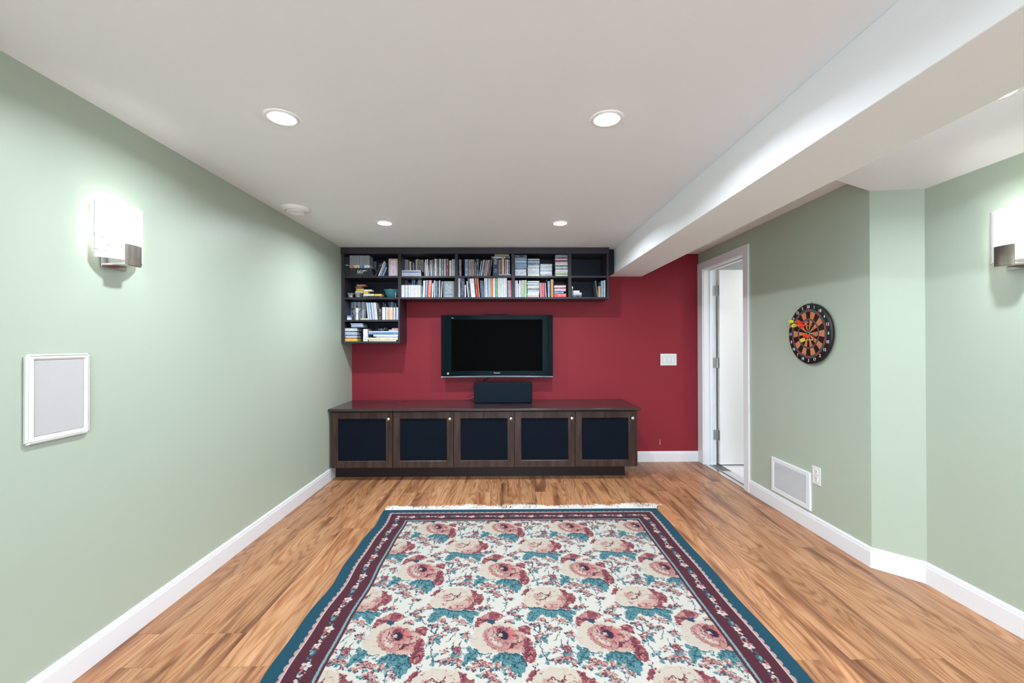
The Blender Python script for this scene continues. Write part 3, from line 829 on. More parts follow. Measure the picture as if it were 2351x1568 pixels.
tag(to_obj(bm, 'signal_cable', M['black'], smooth=True), 'thin black cable hanging from the television behind the centre speaker', 'cable')
bm = bmesh.new()
bm_tube(bm, [(-0.19, 4.362, 0.912), (-0.185, 4.378, 0.885), (-0.20, 4.385, 0.86), (-0.235, 4.378, 0.85), (-0.21, 4.37, 0.75), (-0.19, 4.35, 0.655)], 0.006, 8)
tag(to_obj(bm, 'power_cable', M['black'], smooth=True), 'thick looped black cable between television and centre speaker', 'cable')
bm = bmesh.new()
bm_tube(bm, [(-0.31, 4.34, 0.69), (-0.345, 4.36, 0.682), (-0.39, 4.385, 0.662), (-0.43, 4.396, 0.651)], 0.0022, 6)
tag(to_obj(bm, 'speaker_wire', mat('pale_wire', srgb(196, 120, 110), 0.4), smooth=True), 'thin reddish speaker wire lying on the cabinet top', 'wire')
# chip of pale paint on the red wall, a nail head higher up
bm = bmesh.new(); bm_prism(bm, [(-0.004, -0.022), (0.002, -0.026), (0.006, 0.0), (0.004, 0.024), (0.0, 0.030), (0.001, 0.0)], 1, -0.0012, 0.0)
o = to_obj(bm, 'paint_chip', mat('chipped_plaster', srgb(196, 170, 165), 0.8), wall_back, (1.579, D, 0.201))

# every case and book: (V upright / H flat, x0, x1, z0, z1, colour, kind, lean, back row) in metres
SHELVED = {
 '4U': [
  ('V',-0.795,-0.7863,1.877,2.0102,'k','d',-0.0042,0),
  ('V',-0.781,-0.7695,1.877,2.0364,'w','d',-0.0083,0),
  ('V',-0.7636,-0.7532,1.877,2.0416,'w','d',-0.0084,0),
  ('V',-0.7462,-0.7369,1.877,2.0312,'b','d',-0.0042,0),
  ('V',-0.7323,-0.7229,1.877,2.0346,'w','d',-0.0042,0),
  ('V',-0.7167,-0.7045,1.877,2.0381,'s','d',-0.0035,0),
  ('V',-0.6986,-0.6756,1.877,2.0444,'ls','d',0,0),
  ('V',-0.6742,-0.6582,1.877,2.0416,'k','d',0,0),
  ('V',-0.654,-0.6345,1.877,2.0451,'ls','d',0,0),
  ('V',-0.6303,-0.6101,1.877,2.0434,'s','d',0,0),
  ('V',-0.6059,-0.5892,1.877,2.0444,'ls','d',0,0),
  ('V',-0.5844,-0.5628,1.877,2.0444,'m','d',0,0),
  ('V',-0.5558,-0.5335,1.877,2.0283,'pw','d',0,0),
  ('V',-0.5286,-0.5175,1.877,2.0416,'gw','d',0,0),
  ('V',-0.5147,-0.5022,1.877,2.0416,'lb','d',0,0),
  ('V',-1.0158,-1.0022,1.877,2.0654,'lb','d',0.0,1),
  ('V',-0.9997,-0.9863,1.877,2.0643,'ls','d',0.0,1),
  ('V',-0.9849,-0.9741,1.877,2.0599,'or','d',0.0,1),
  ('V',-0.9709,-0.954,1.877,2.0462,'w','d',0.0,1),
  ('V',-0.9511,-0.941,1.877,2.0473,'n','d',0.0,1),
  ('V',-0.9367,-0.9252,1.877,2.0354,'ls','d',0.0,1),
  ('V',-0.9223,-0.9144,1.877,2.0599,'k','d',0.0,1),
  ('V',-0.9086,-0.8963,1.877,2.0671,'w','d',0.0,1),
  ('V',-0.8949,-0.8769,1.877,2.0715,'go','d',0.0,1),
  ('V',-0.8737,-0.8639,1.877,2.0635,'lb','d',0.0,1),
  ('V',-0.8575,-0.8495,1.877,2.0635,'w','d',0.0,1),
  ('V',-0.8416,-0.833,1.877,2.0635,'w','d',0.0,1),
  ('H',-1.0141,-0.8265,1.8772,1.8952,'lv','h',0,0),
  ('H',-1.0131,-0.8282,1.8954,1.9085,'pw','h',0,0),
  ('H',-1.0141,-0.8261,1.9087,1.9238,'bl','h',0,0),
  ('H',-1.0141,-0.8309,1.924,1.9364,'ls','h',0,0),
 ],
 '4L': [
  ('V',-1.016,-1.0023,1.672,1.7913,'w','d',0,0),
  ('V',-1.0016,-0.9879,1.672,1.7913,'w','d',0,0),
  ('V',-0.9873,-0.9736,1.672,1.7913,'ls','d',0,0),
  ('V',-0.973,-0.9592,1.672,1.7913,'w','d',0,0),
  ('V',-0.9586,-0.9449,1.672,1.7913,'ls','d',0,0),
  ('V',-0.9443,-0.9305,1.672,1.7913,'w','d',0,0),
  ('V',-0.9299,-0.9162,1.672,1.7913,'w','d',0,0),
  ('V',-0.9156,-0.9018,1.672,1.7913,'w','d',0,0),
  ('V',-0.9012,-0.8875,1.672,1.7912,'w','d',0,0),
  ('V',-0.8869,-0.8731,1.672,1.7912,'w','d',0,0),
  ('V',-0.8725,-0.8588,1.672,1.7912,'w','d',0,0),
  ('V',-0.8581,-0.8444,1.672,1.7912,'w','d',0,0),
  ('V',-0.8438,-0.8301,1.672,1.7898,'w','d',0,0),
  ('V',-0.8277,-0.8138,1.672,1.7835,'s','d',0,0),
  ('V',-0.8116,-0.7918,1.672,1.8351,'w','d',0.0063,0),
  ('V',-0.79,-0.7692,1.672,1.8375,'sb','b',0.0097,0),
  ('V',-0.7671,-0.7327,1.672,1.8392,'ro','b',0.0118,0),
  ('V',-0.7261,-0.7129,1.672,1.8078,'w','d',0.0063,0),
  ('V',-0.7059,-0.6906,1.672,1.8357,'lb','d',0,0),
  ('V',-0.6892,-0.6683,1.672,1.8294,'sl','d',0,0),
  ('V',-0.6666,-0.6572,1.672,1.8304,'k','d',0,0),
  ('V',-0.6544,-0.6425,1.672,1.8357,'lv','d',0,0),
  ('V',-0.6363,-0.6283,1.672,1.8269,'w','d',0.0084,0),
  ('V',-0.6154,-0.504,1.672,1.8279,'gx','x',0,0),
  ('V',-1.0197,-0.9838,1.672,1.8577,'n','d',0.0,1),
  ('V',-0.9809,-0.9708,1.672,1.8342,'r','d',0.0,1),
  ('V',-0.964,-0.9543,1.672,1.8317,'te','d',0.0,1),
  ('V',-0.9478,-0.9363,1.672,1.8577,'lb','d',0.0,1),
  ('V',-0.9305,-0.9147,1.672,1.8594,'lb','d',0.0,1),
  ('V',-0.9017,-0.8902,1.672,1.8432,'bl','d',0.0,1),
  ('V',-0.888,-0.865,1.672,1.8576,'ls','d',0.0,1),
  ('V',-0.8636,-0.8488,1.672,1.8576,'ls','d',0.0,1),
 ],
 '5U': [
  ('V',-0.4637,-0.4519,1.877,2.0381,'br','d',0,0),
  ('V',-0.4505,-0.4386,1.877,2.0381,'tn','d',0,0),
  ('V',-0.4055,-0.3724,1.877,2.0398,'sb','d',0,0),
  ('V',-0.3689,-0.3557,1.877,2.0381,'tn','d',0,0),
  ('V',-0.3546,-0.3417,1.877,2.0387,'tn','d',0,0),
  ('V',-0.3403,-0.3274,1.877,2.0387,'tn','d',0,0),
  ('V',-0.3264,-0.3131,1.877,2.0387,'tn','d',0,0),
  ('V',-0.3083,-0.2971,1.877,2.0108,'bl','d',0,0),
  ('V',-0.2957,-0.2692,1.877,2.0415,'k','v',0,0),
  ('V',-0.2678,-0.2591,1.877,2.024,'ls','d',0.0202,0),
  ('V',-0.2531,-0.2399,1.877,2.0363,'lb','d',0.0262,0),
  ('V',-0.2371,-0.2273,1.877,2.0345,'sl','d',0.0251,0),
  ('V',-0.2242,-0.2106,1.877,2.0328,'mv','d',0.0244,0),
  ('V',-0.2071,-0.1945,1.877,2.0345,'ta','d',0.0244,0),
  ('V',-0.1917,-0.1777,1.877,2.0345,'pu','d',0.023,0),
  ('V',-0.1735,-0.1596,1.877,2.0415,'k','d',0.0244,0),
  ('V',-0.1323,-0.0806,1.877,2.045,'n','x',0,0),
  ('V',-0.0779,-0.0653,1.8955,2.038,'s','d',0,0),
  ('V',-0.0635,-0.0492,1.8955,2.038,'sl','d',0,0),
  ('V',-0.0461,-0.0241,1.8955,2.045,'pe','d',0,0),
  ('V',-0.0185,-0.0038,1.8955,2.038,'mv','d',0,0),
  ('V',-0.001,0.0151,1.8955,2.0373,'lv','d',0,0),
  ('V',0.0186,0.029,1.8955,2.0362,'s','d',0,0),
  ('H',-0.0789,0.0409,1.8772,1.8883,'k','h',0,0),
  ('H',-0.0768,0.0391,1.8885,1.896,'ls','h',0,0),
  ('H',-0.149,0.0326,2.0457,2.0712,'k','t',0,0),
  ('H',-0.1176,0.0228,2.0714,2.0884,'ol','h',0,0),
 ],
 '5L': [
  ('V',-0.4686,-0.4529,1.672,1.8582,'w','d',0,0),
  ('V',-0.4512,-0.4355,1.672,1.8572,'n','d',0,0),
  ('V',-0.4338,-0.4205,1.672,1.8564,'sl','d',0,0),
  ('V',-0.4195,-0.4069,1.672,1.8571,'n','d',0,0),
  ('V',-0.4057,-0.3931,1.672,1.7918,'w','d',0,0),
  ('V',-0.3756,-0.3645,1.672,1.8302,'w','d',-0.0139,0),
  ('V',-0.3623,-0.3484,1.672,1.8571,'n','d',-0.016,0),
  ('V',-0.3449,-0.301,1.672,1.8571,'w','b',-0.0167,0),
  ('V',-0.294,-0.2786,1.672,1.8591,'r','b',-0.016,0),
  ('V',-0.2731,-0.2591,1.672,1.8584,'or','b',-0.0167,0),
  ('V',-0.2515,-0.241,1.672,1.8354,'n','d',-0.0105,0),
  ('V',-0.2396,-0.2284,1.672,1.8346,'bl','d',-0.0105,0),
  ('V',-0.2271,-0.2173,1.672,1.8336,'n','d',-0.0098,0),
  ('V',-0.2151,-0.2001,1.672,1.858,'ls','b',-0.0049,0),
  ('V',-0.1987,-0.1851,1.672,1.858,'w','b',-0.0049,0),
  ('V',-0.1817,-0.1691,1.672,1.8563,'lb','b',-0.0035,0),
  ('V',-0.1677,-0.1558,1.672,1.8562,'cr','b',-0.0021,0),
  ('V',-0.1537,-0.1335,1.672,1.858,'og','b',0,0),
  ('V',-0.1317,-0.1125,1.672,1.8562,'w','b',0,0),
  ('V',-0.1108,-0.0849,1.672,1.8579,'gr','b',0,0),
  ('V',-0.0839,-0.0671,1.672,1.859,'w','b',0,0),
  ('V',-0.0657,-0.05,1.672,1.859,'w','b',0,0),
  ('V',-0.049,-0.0322,1.672,1.859,'w','b',0,0),
  ('V',-0.0308,-0.0161,1.672,1.8589,'w','b',0,0),
  ('V',-0.0151,0.0013,1.672,1.8589,'w','b',0,0),
  ('V',0.0041,0.0152,1.672,1.8358,'n','d',0,0),
  ('V',0.0163,0.0257,1.672,1.8351,'lb','d',0,0),
  ('V',0.0271,0.0362,1.672,1.8358,'pk','d',0,0),
  ('V',0.0369,0.046,1.672,1.8358,'r','d',0,0),
 ],
 '6U': [
  ('H',0.0824,0.1896,1.8772,1.9463,'aw','x',0,0),
  ('H',0.0796,0.1929,1.9465,1.9595,'bl','c',0,0),
  ('H',0.0814,0.1947,1.9597,1.9705,'lb','c',0,0),
  ('H',0.0797,0.193,1.9707,1.9816,'sb','c',0,0),
  ('H',0.0818,0.1951,1.9818,1.9926,'lb','c',0,0),
  ('H',0.0808,0.1941,1.9928,2.0037,'sb','c',0,0),
  ('H',0.0805,0.1937,2.0039,2.0147,'lb','c',0,0),
  ('H',0.0809,0.1941,2.0149,2.0258,'w','c',0,0),
  ('H',0.0798,0.1931,2.026,2.0368,'sb','c',0,0),
  ('H',0.0806,0.1938,2.037,2.0479,'lb','c',0,0),
  ('H',0.0802,0.1935,2.0481,2.0589,'sb','c',0,0),
  ('H',0.0793,0.1963,2.0591,2.0827,'k','h',0,0),
  ('H',0.2039,0.318,1.8772,1.8915,'w','c',0,0),
  ('H',0.2033,0.3173,1.8917,1.9025,'gw','c',0,0),
  ('H',0.2036,0.3177,1.9027,1.9135,'ls','c',0,0),
  ('H',0.2016,0.3156,1.9137,1.9245,'lv','c',0,0),
  ('H',0.2034,0.3174,1.9247,1.9355,'ls','c',0,0),
  ('H',0.2034,0.3174,1.9357,1.9465,'w','c',0,0),
  ('H',0.2006,0.3146,1.9467,1.9575,'ls','c',0,0),
  ('H',0.2024,0.3164,1.9577,1.9686,'lb','c',0,0),
  ('H',0.2052,0.3193,1.9688,1.9796,'w','c',0,0),
  ('H',0.2018,0.3158,1.9798,1.9906,'sb','c',0,0),
  ('H',0.2042,0.3183,1.9908,2.0016,'n','c',0,0),
  ('H',0.2046,0.3187,2.0018,2.0126,'lb','c',0,0),
  ('H',0.2039,0.318,2.0128,2.0236,'gw','c',0,0),
  ('H',0.204,0.318,2.0238,2.0346,'bl','c',0,0),
  ('H',0.2044,0.3184,2.0348,2.0456,'w','c',0,0),
  ('H',0.3267,0.4409,1.8772,1.8919,'sb','c',0,0),
  ('H',0.3257,0.4398,1.8921,1.9033,'ls','c',0,0),
  ('H',0.3251,0.4392,1.9035,1.9148,'w','c',0,0),
  ('H',0.3237,0.4378,1.915,1.9263,'ls','c',0,0),
  ('H',0.3262,0.4403,1.9265,1.9378,'sb','c',0,0),
  ('H',0.3259,0.44,1.938,1.9493,'gw','c',0,0),
  ('H',0.3262,0.4404,1.9495,1.9607,'ls','c',0,0),
  ('H',0.3242,0.4383,1.9609,1.9722,'sb','c',0,0),
  ('H',0.3267,0.4408,1.9724,1.9837,'w','c',0,0),
  ('H',0.327,0.4412,1.9839,1.9952,'ls','c',0,0),
  ('H',0.471,0.5908,1.8772,1.8904,'w','c',0,0),
  ('H',0.4721,0.5919,1.8906,1.9006,'gr','c',0,0),
  ('H',0.4721,0.5919,1.9008,1.9107,'gw','c',0,0),
  ('H',0.4701,0.5899,1.9109,1.9209,'cr','c',0,0),
  ('H',0.4732,0.5931,1.9211,1.9311,'w','c',0,0),
  ('H',0.4729,0.5927,1.9313,1.9412,'w','c',0,0),
  ('H',0.4716,0.5914,1.9414,1.9514,'sl','c',0,0),
  ('H',0.4726,0.5925,1.9516,1.9615,'w','c',0,0),
  ('H',0.4702,0.59,1.9617,1.9717,'ls','c',0,0),
  ('H',0.4702,0.5901,1.9719,1.9818,'n','c',0,0),
  ('H',0.4727,0.5926,1.982,1.992,'w','c',0,0),
  ('H',0.4707,0.5905,1.9922,2.0021,'w','c',0,0),
  ('H',0.4721,0.5919,2.0023,2.0123,'w','c',0,0),
  ('H',0.4728,0.5927,2.0125,2.0225,'r','c',0,0),
  ('H',0.4704,0.5902,2.0227,2.0326,'n','c',0,0),
  ('H',0.4708,0.5906,2.0328,2.0428,'w','c',0,0),
  ('H',0.4719,0.5917,2.043,2.0529,'pk','c',0,0),
  ('H',0.4726,0.5924,2.0531,2.0631,'br','c',0,0),
  ('H',0.4712,0.5911,2.0633,2.0732,'lb','c',0,0),
  ('H',0.4737,0.5936,2.0734,2.0834,'sb','c',0,0),
 ],
 '6L': [
  ('V',0.0804,0.0929,1.672,1.8344,'lv','d',0,0),
  ('V',0.0943,0.1069,1.672,1.8351,'w','d',0,0),
  ('V',0.1079,0.1173,1.672,1.8036,'lv','d',0,0),
  ('V',0.1188,0.1314,1.672,1.8351,'w','d',0,0),
  ('V',0.1328,0.1454,1.672,1.835,'ls','d',0,0),
  ('V',0.1485,0.1615,1.672,1.8385,'gw','d',0,0),
  ('V',0.1629,0.1769,1.672,1.8385,'gn','d',0,0),
  ('V',0.1782,0.1922,1.672,1.8385,'gw','d',0,0),
  ('V',0.3237,0.3328,1.672,1.8121,'pk','d',-0.0077,0),
  ('V',0.3342,0.3433,1.672,1.8121,'pk','d',-0.007,0),
  ('V',0.3447,0.3538,1.672,1.8121,'r','d',-0.0056,0),
  ('V',0.3552,0.3643,1.672,1.8121,'pk','d',-0.0042,0),
  ('V',0.3724,0.3867,1.672,1.8121,'pk','d',-0.0077,0),
  ('V',0.3973,0.4197,1.672,1.8278,'sb','b',-0.0014,0),
  ('V',0.4267,0.4534,1.672,1.8453,'go','b',-0.0014,0),
  ('V',0.3955,0.4078,1.672,1.8602,'k','d',-0.0022,1),
  ('H',0.1995,0.3131,1.6722,1.6806,'ls','c',0,0),
  ('H',0.1992,0.3128,1.6808,1.6912,'pe','c',0,0),
  ('H',0.1971,0.3108,1.6914,1.7019,'w','c',0,0),
  ('H',0.1996,0.3132,1.7021,1.7125,'cr','c',0,0),
  ('H',0.2007,0.3143,1.7127,1.7232,'w','c',0,0),
  ('H',0.2014,0.3151,1.7234,1.7338,'ls','c',0,0),
  ('H',0.1997,0.3133,1.734,1.7445,'lb','c',0,0),
  ('H',0.2018,0.3155,1.7447,1.7551,'bl','c',0,0),
  ('H',0.1966,0.3103,1.7553,1.7658,'ta','c',0,0),
  ('H',0.2001,0.3138,1.766,1.7765,'w','c',0,0),
  ('H',0.2008,0.3145,1.7767,1.7871,'gw','c',0,0),
  ('H',0.2016,0.3152,1.7873,1.7978,'sb','c',0,0),
  ('H',0.1967,0.3104,1.798,1.8084,'w','c',0,0),
  ('H',0.2006,0.3142,1.8086,1.8191,'te','c',0,0),
  ('H',0.2013,0.315,1.8193,1.8297,'w','c',0,0),
  ('H',0.4596,0.5768,1.6722,1.7105,'re','x',0,0),
  ('H',0.4586,0.5524,1.7107,1.7263,'sb','h',0,0),
  ('H',0.4614,0.5735,1.7265,1.7361,'te','c',0,0),
  ('H',0.4608,0.5722,1.7363,1.7473,'w','c',0,0),
  ('H',0.4629,0.5736,1.7475,1.7578,'pk','c',0,0),
  ('H',0.4608,0.5666,1.758,1.7676,'pu','c',0,0),
  ('H',0.4602,0.5736,1.7678,1.7802,'w','c',0,0),
  ('H',0.4623,0.5744,1.7804,1.791,'pk','c',0,0),
 ],
 '7L': [
  ('V',0.8802,0.8865,1.672,1.8343,'gx','d',-0.0211,0),
  ('V',0.8881,0.912,1.672,1.7799,'ta','b',-0.0014,0),
  ('V',0.9157,0.9354,1.672,1.8307,'lb','d',0,0),
  ('V',0.9389,0.9579,1.672,1.836,'ls','d',0,0),
  ('H',0.6455,0.7276,1.6722,1.6771,'s','h',0,0),
  ('H',0.6455,0.7269,1.6773,1.6894,'k','h',0,0),
  ('H',0.6456,0.7262,1.6896,1.7062,'ls','h',0,0),
  ('H',0.6456,0.7263,1.7064,1.7167,'w','h',0,0),
  ('H',0.6471,0.706,1.7169,1.7378,'w','h',0,0),
 ],
 '3U': [
  ('V',-1.2721,-1.2638,1.877,1.9822,'br','m',0.0561,0),
  ('V',-1.2432,-1.2304,1.877,2.0233,'cr','b',0.0602,0),
  ('V',-1.2285,-1.2164,1.877,2.0111,'lb','b',0.0551,0),
  ('V',-1.2145,-1.2023,1.877,1.9854,'bl','b',0.0445,0),
  ('V',-1.2004,-1.1888,1.877,1.966,'lb','b',0.0362,0),
  ('V',-1.3306,-1.2948,1.877,2.0491,'sl','x',0.0,1),
  ('V',-1.2875,-1.2013,1.877,2.0324,'n','x',0.0,1),
 ],
 '3L': [
  ('H',-1.4804,-1.4037,1.6722,1.7138,'k','x',0,0),
  ('H',-1.4884,-1.4126,1.714,1.7244,'cr','f',0,0),
  ('H',-1.482,-1.4036,1.7246,1.7427,'yw','f',0,0),
  ('H',-1.474,-1.4036,1.7429,1.7662,'ye','f',0,0),
  ('H',-1.4816,-1.4036,1.7664,1.7887,'br','f',0,0),
  ('H',-1.4675,-1.3876,1.7889,1.8054,'or','f',0,0),
  ('H',-1.3845,-1.2052,1.6722,1.6857,'k','x',0,0),
  ('H',-1.3828,-1.282,1.6859,1.7082,'yw','f',0,0),
  ('H',-1.2756,-1.2084,1.6859,1.7071,'ye','f',0,0),
  ('H',-1.3806,-1.3364,1.7084,1.7291,'ye','f',0,0),
  ('H',-1.3818,-1.3044,1.7293,1.75,'yw','f',0,0),
 ],
 '8U': [
  ('V',-1.3392,-1.3283,1.456,1.6246,'w','m',-0.0166,0),
  ('V',-1.3273,-1.3165,1.456,1.6233,'lb','m',-0.0166,0),
  ('V',-1.3155,-1.3046,1.456,1.622,'w','m',-0.0166,0),
  ('V',-1.3037,-1.2928,1.456,1.6245,'bl','m',-0.0166,0),
  ('V',-1.2918,-1.281,1.456,1.6233,'w','m',-0.0166,0),
  ('V',-1.28,-1.2691,1.456,1.6219,'ls','m',-0.0166,0),
  ('V',-1.2682,-1.2573,1.456,1.6245,'w','m',-0.0166,0),
  ('V',-1.2563,-1.2454,1.456,1.6232,'w','m',-0.0166,0),
  ('V',-1.2407,-1.2048,1.456,1.5634,'k','x',0,0),
  ('V',-1.2029,-1.1703,1.456,1.5778,'w','x',0,0),
  ('V',-1.1664,-1.1594,1.456,1.5777,'gw','c',0,0),
  ('V',-1.1581,-1.1496,1.456,1.5777,'w','c',0,0),
  ('V',-1.1489,-1.1405,1.456,1.5768,'pk','c',0,0),
  ('V',-1.1398,-1.1313,1.456,1.5758,'cr','c',0,0),
  ('V',-1.1307,-1.1222,1.456,1.5777,'ye','c',0,0),
  ('V',-1.1216,-1.1131,1.456,1.5767,'w','c',0,0),
  ('V',-1.1124,-1.1039,1.456,1.5757,'cr','c',0,0),
  ('V',-1.1033,-1.0948,1.456,1.5776,'pk','c',0,0),
  ('V',-1.0942,-1.0857,1.456,1.5767,'lb','c',0,0),
  ('V',-1.0851,-1.0766,1.456,1.5757,'w','c',0,0),
  ('V',-1.0759,-1.0674,1.456,1.5776,'bl','c',0,0),
  ('V',-1.0668,-1.0583,1.456,1.5766,'ls','c',0,0),
  ('V',-1.0577,-1.0492,1.456,1.5756,'w','c',0,0),
  ('V',-1.5548,-1.5445,1.456,1.6391,'sb','m',0.0,1),
  ('V',-1.5438,-1.5336,1.456,1.6407,'ls','m',0.0,1),
  ('V',-1.5329,-1.5226,1.456,1.6424,'sb','m',0.0,1),
  ('V',-1.522,-1.5117,1.456,1.644,'ls','m',0.0,1),
  ('V',-1.5111,-1.5008,1.456,1.639,'w','m',0.0,1),
  ('V',-1.5001,-1.4899,1.456,1.6407,'sb','m',0.0,1),
  ('V',-1.4892,-1.4789,1.456,1.6423,'ls','m',0.0,1),
  ('V',-1.4783,-1.468,1.456,1.644,'w','m',0.0,1),
  ('V',-1.4673,-1.4571,1.456,1.639,'ls','m',0.0,1),
  ('V',-1.4564,-1.4462,1.456,1.6406,'s','m',0.0,1),
  ('V',-1.4455,-1.4352,1.456,1.6423,'ls','m',0.0,1),
  ('V',-1.4346,-1.4243,1.456,1.6439,'w','m',0.0,1),
  ('V',-1.4236,-1.4134,1.456,1.6389,'ls','m',0.0,1),
  ('V',-1.4127,-1.4024,1.456,1.6405,'ls','m',0.0,1),
  ('V',-1.2848,-1.2755,1.456,1.6221,'n','c',-0.0083,1),
  ('V',-1.2742,-1.2649,1.456,1.6204,'lb','c',-0.0083,1),
  ('V',-1.2517,-1.2424,1.456,1.6287,'n','c',-0.0066,1),
  ('V',-1.2268,-1.2178,1.456,1.6336,'pk','c',-0.0113,1),
  ('V',-1.2112,-1.2019,1.456,1.6236,'lb','c',-0.0066,1),
  ('V',-1.1837,-1.1687,1.456,1.6402,'n','c',0.0,1),
  ('V',-1.1654,-1.1555,1.456,1.6419,'bl','c',0.0,1),
  ('V',-1.1502,-1.1409,1.456,1.6408,'w','c',0.0,1),
  ('V',-1.1336,-1.1243,1.456,1.6408,'bl','c',0.0,1),
  ('V',-1.1173,-1.109,1.456,1.6285,'lb','c',0.0,1),
  ('V',-1.1057,-1.0974,1.456,1.6268,'n','c',0.0,1),
  ('H',-1.4103,-1.3406,1.4562,1.4715,'cr','h',0,0),
 ],
 '8L': [
  ('V',-1.3861,-1.3369,1.248,1.3676,'w','x',0,0),
  ('H',-1.5639,-1.4419,1.2482,1.2773,'ye','x',0,0),
  ('H',-1.5527,-1.4488,1.2775,1.2869,'pk','h',0,0),
  ('H',-1.5568,-1.4431,1.2871,1.2991,'w','h',0,0),
  ('H',-1.5613,-1.445,1.2993,1.3088,'bl','h',0,0),
  ('H',-1.5619,-1.4437,1.309,1.3184,'lb','h',0,0),
  ('H',-1.5606,-1.444,1.3186,1.328,'ls','h',0,0),
  ('H',-1.5619,-1.443,1.3282,1.3376,'w','h',0,0),
  ('H',-1.5622,-1.444,1.3378,1.3479,'k','h',0,0),
  ('H',-1.5619,-1.444,1.3481,1.3588,'w','h',0,0),
  ('H',-1.5622,-1.443,1.359,1.3755,'w','h',0,0),
  ('H',-1.5622,-1.443,1.3757,1.3813,'n','h',0,0),
  ('H',-1.4999,-1.3867,1.3815,1.3937,'bl','h',0,0),
  ('H',-1.4992,-1.388,1.3939,1.4043,'w','h',0,0),
  ('H',-1.5031,-1.3886,1.4045,1.4129,'bl','h',0,0),
  ('H',-1.5063,-1.3931,1.4131,1.4216,'w','h',0,0),
  ('H',-1.329,-1.0682,1.2482,1.2616,'cr','p',0,0),
  ('H',-1.337,-1.0521,1.2618,1.2857,'cr','p',0,0),
  ('H',-1.2618,-1.0537,1.2859,1.2946,'ls','p',0,0),
  ('H',-1.2873,-1.0489,1.2948,1.3145,'w','p',0,0),
  ('H',-1.3337,-1.0495,1.3147,1.3355,'ab','p',0,0),
  ('H',-1.3331,-1.0495,1.3357,1.348,'cr','p',0,0),
  ('H',-1.1385,-1.0488,1.3482,1.3624,'ls','p',0,0),
  ('H',-1.1097,-1.0488,1.3626,1.3768,'pk','p',0,0),
 ],
}
BAG_Z = 1.348 + 0.0003

# ================================================================ THINGS ON THE SHELVES
PAL = {'w': ((226, 229, 232), 'white'), 'k': ((16, 18, 22), 'black'), 'b': ((46, 56, 78), 'dark blue-grey'), 's': ((112, 118, 126), 'grey'),
 'ls': ((186, 192, 200), 'pale silver'), 'lb': ((150, 184, 210), 'light blue'), 'bl': ((62, 100, 160), 'blue'), 'sb': ((104, 136, 170), 'steel blue'),
 'n': ((22, 36, 70), 'navy'), 'm': ((120, 46, 70), 'maroon'), 'pw': ((214, 196, 198), 'pinkish white'), 'gw': ((194, 214, 190), 'greenish white'),
 'gn': ((140, 176, 120), 'green'), 'gr': ((110, 168, 120), 'green'), 'or': ((206, 122, 74), 'orange'), 'og': ((226, 130, 70), 'bright orange'),
 'go': ((184, 132, 62), 'golden brown'), 'r': ((190, 56, 56), 'red'), 're': ((206, 62, 58), 'bright red'), 'ro': ((206, 88, 58), 'orange-red'),
 'te': ((58, 110, 120), 'teal'), 'sl': ((62, 74, 88), 'slate'), 'lv': ((190, 190, 214), 'lavender'), 'gx': ((120, 132, 138), 'translucent grey'),
 'br': ((78, 60, 50), 'brown'), 'tn': ((138, 120, 112), 'taupe'), 'mv': ((146, 116, 126), 'mauve'), 'ta': ((196, 162, 120), 'tan'),
 'pu': ((92, 66, 120), 'purple'), 'pe': ((220, 164, 134), 'peach'), 'cr': ((228, 216, 190), 'cream'), 'ye': ((226, 190, 70), 'yellow'),
 'yw': ((226, 220, 196), 'white and yellow'), 'pk': ((212, 120, 136), 'pink'), 'ol': ((150, 150, 90), 'olive'), 'ab': ((66, 128, 206), 'bright blue'), 'aw': ((206, 212, 224), 'plain white')}
KIND = {'d': ('dvd_case', 'DVD case', 'case', 0.135), 'b': ('book', 'book', 'book', 0.15), 'v': ('video_tape', 'video tape', 'tape', 0.105), 'x': ('cardboard_box', 'box', 'box', 0.13),
 'c': ('disc_case', 'disc case', 'case', 0.124), 'm': ('magazine', 'magazine', 'magazine', 0.11), 'h': ('dvd_case', 'DVD case', 'case', 0.135), 't': ('video_tape', 'video tape', 'tape', 0.10),
 'p': ('magazine', 'magazine', 'magazine', 0.2), 'f': ('film_box', 'film box', 'box', 0.07)}
PLACE = {'4U': 'top shelf of second bay', '4L': 'lower shelf of second bay', '5U': 'top shelf of third bay', '5L': 'lower shelf of third bay', '6U': 'top shelf of fourth bay',
 '6L': 'lower shelf of fourth bay', '7L': 'lower shelf of end bay', '3U': 'top shelf of corner tower', '3L': 'second shelf of corner tower', '8U': 'third shelf of corner tower', '8L': 'bottom shelf of corner tower'}
ORD = 'first second third fourth fifth sixth seventh eighth ninth tenth eleventh twelfth thirteenth fourteenth fifteenth sixteenth seventeenth eighteenth nineteenth twentieth twenty-first twenty-second twenty-third twenty-fourth twenty-fifth twenty-sixth twenty-seventh twenty-eighth twenty-ninth thirtieth'.split()
YFRONT, YBACK = 4.128, 4.268
rs = random.Random(5)
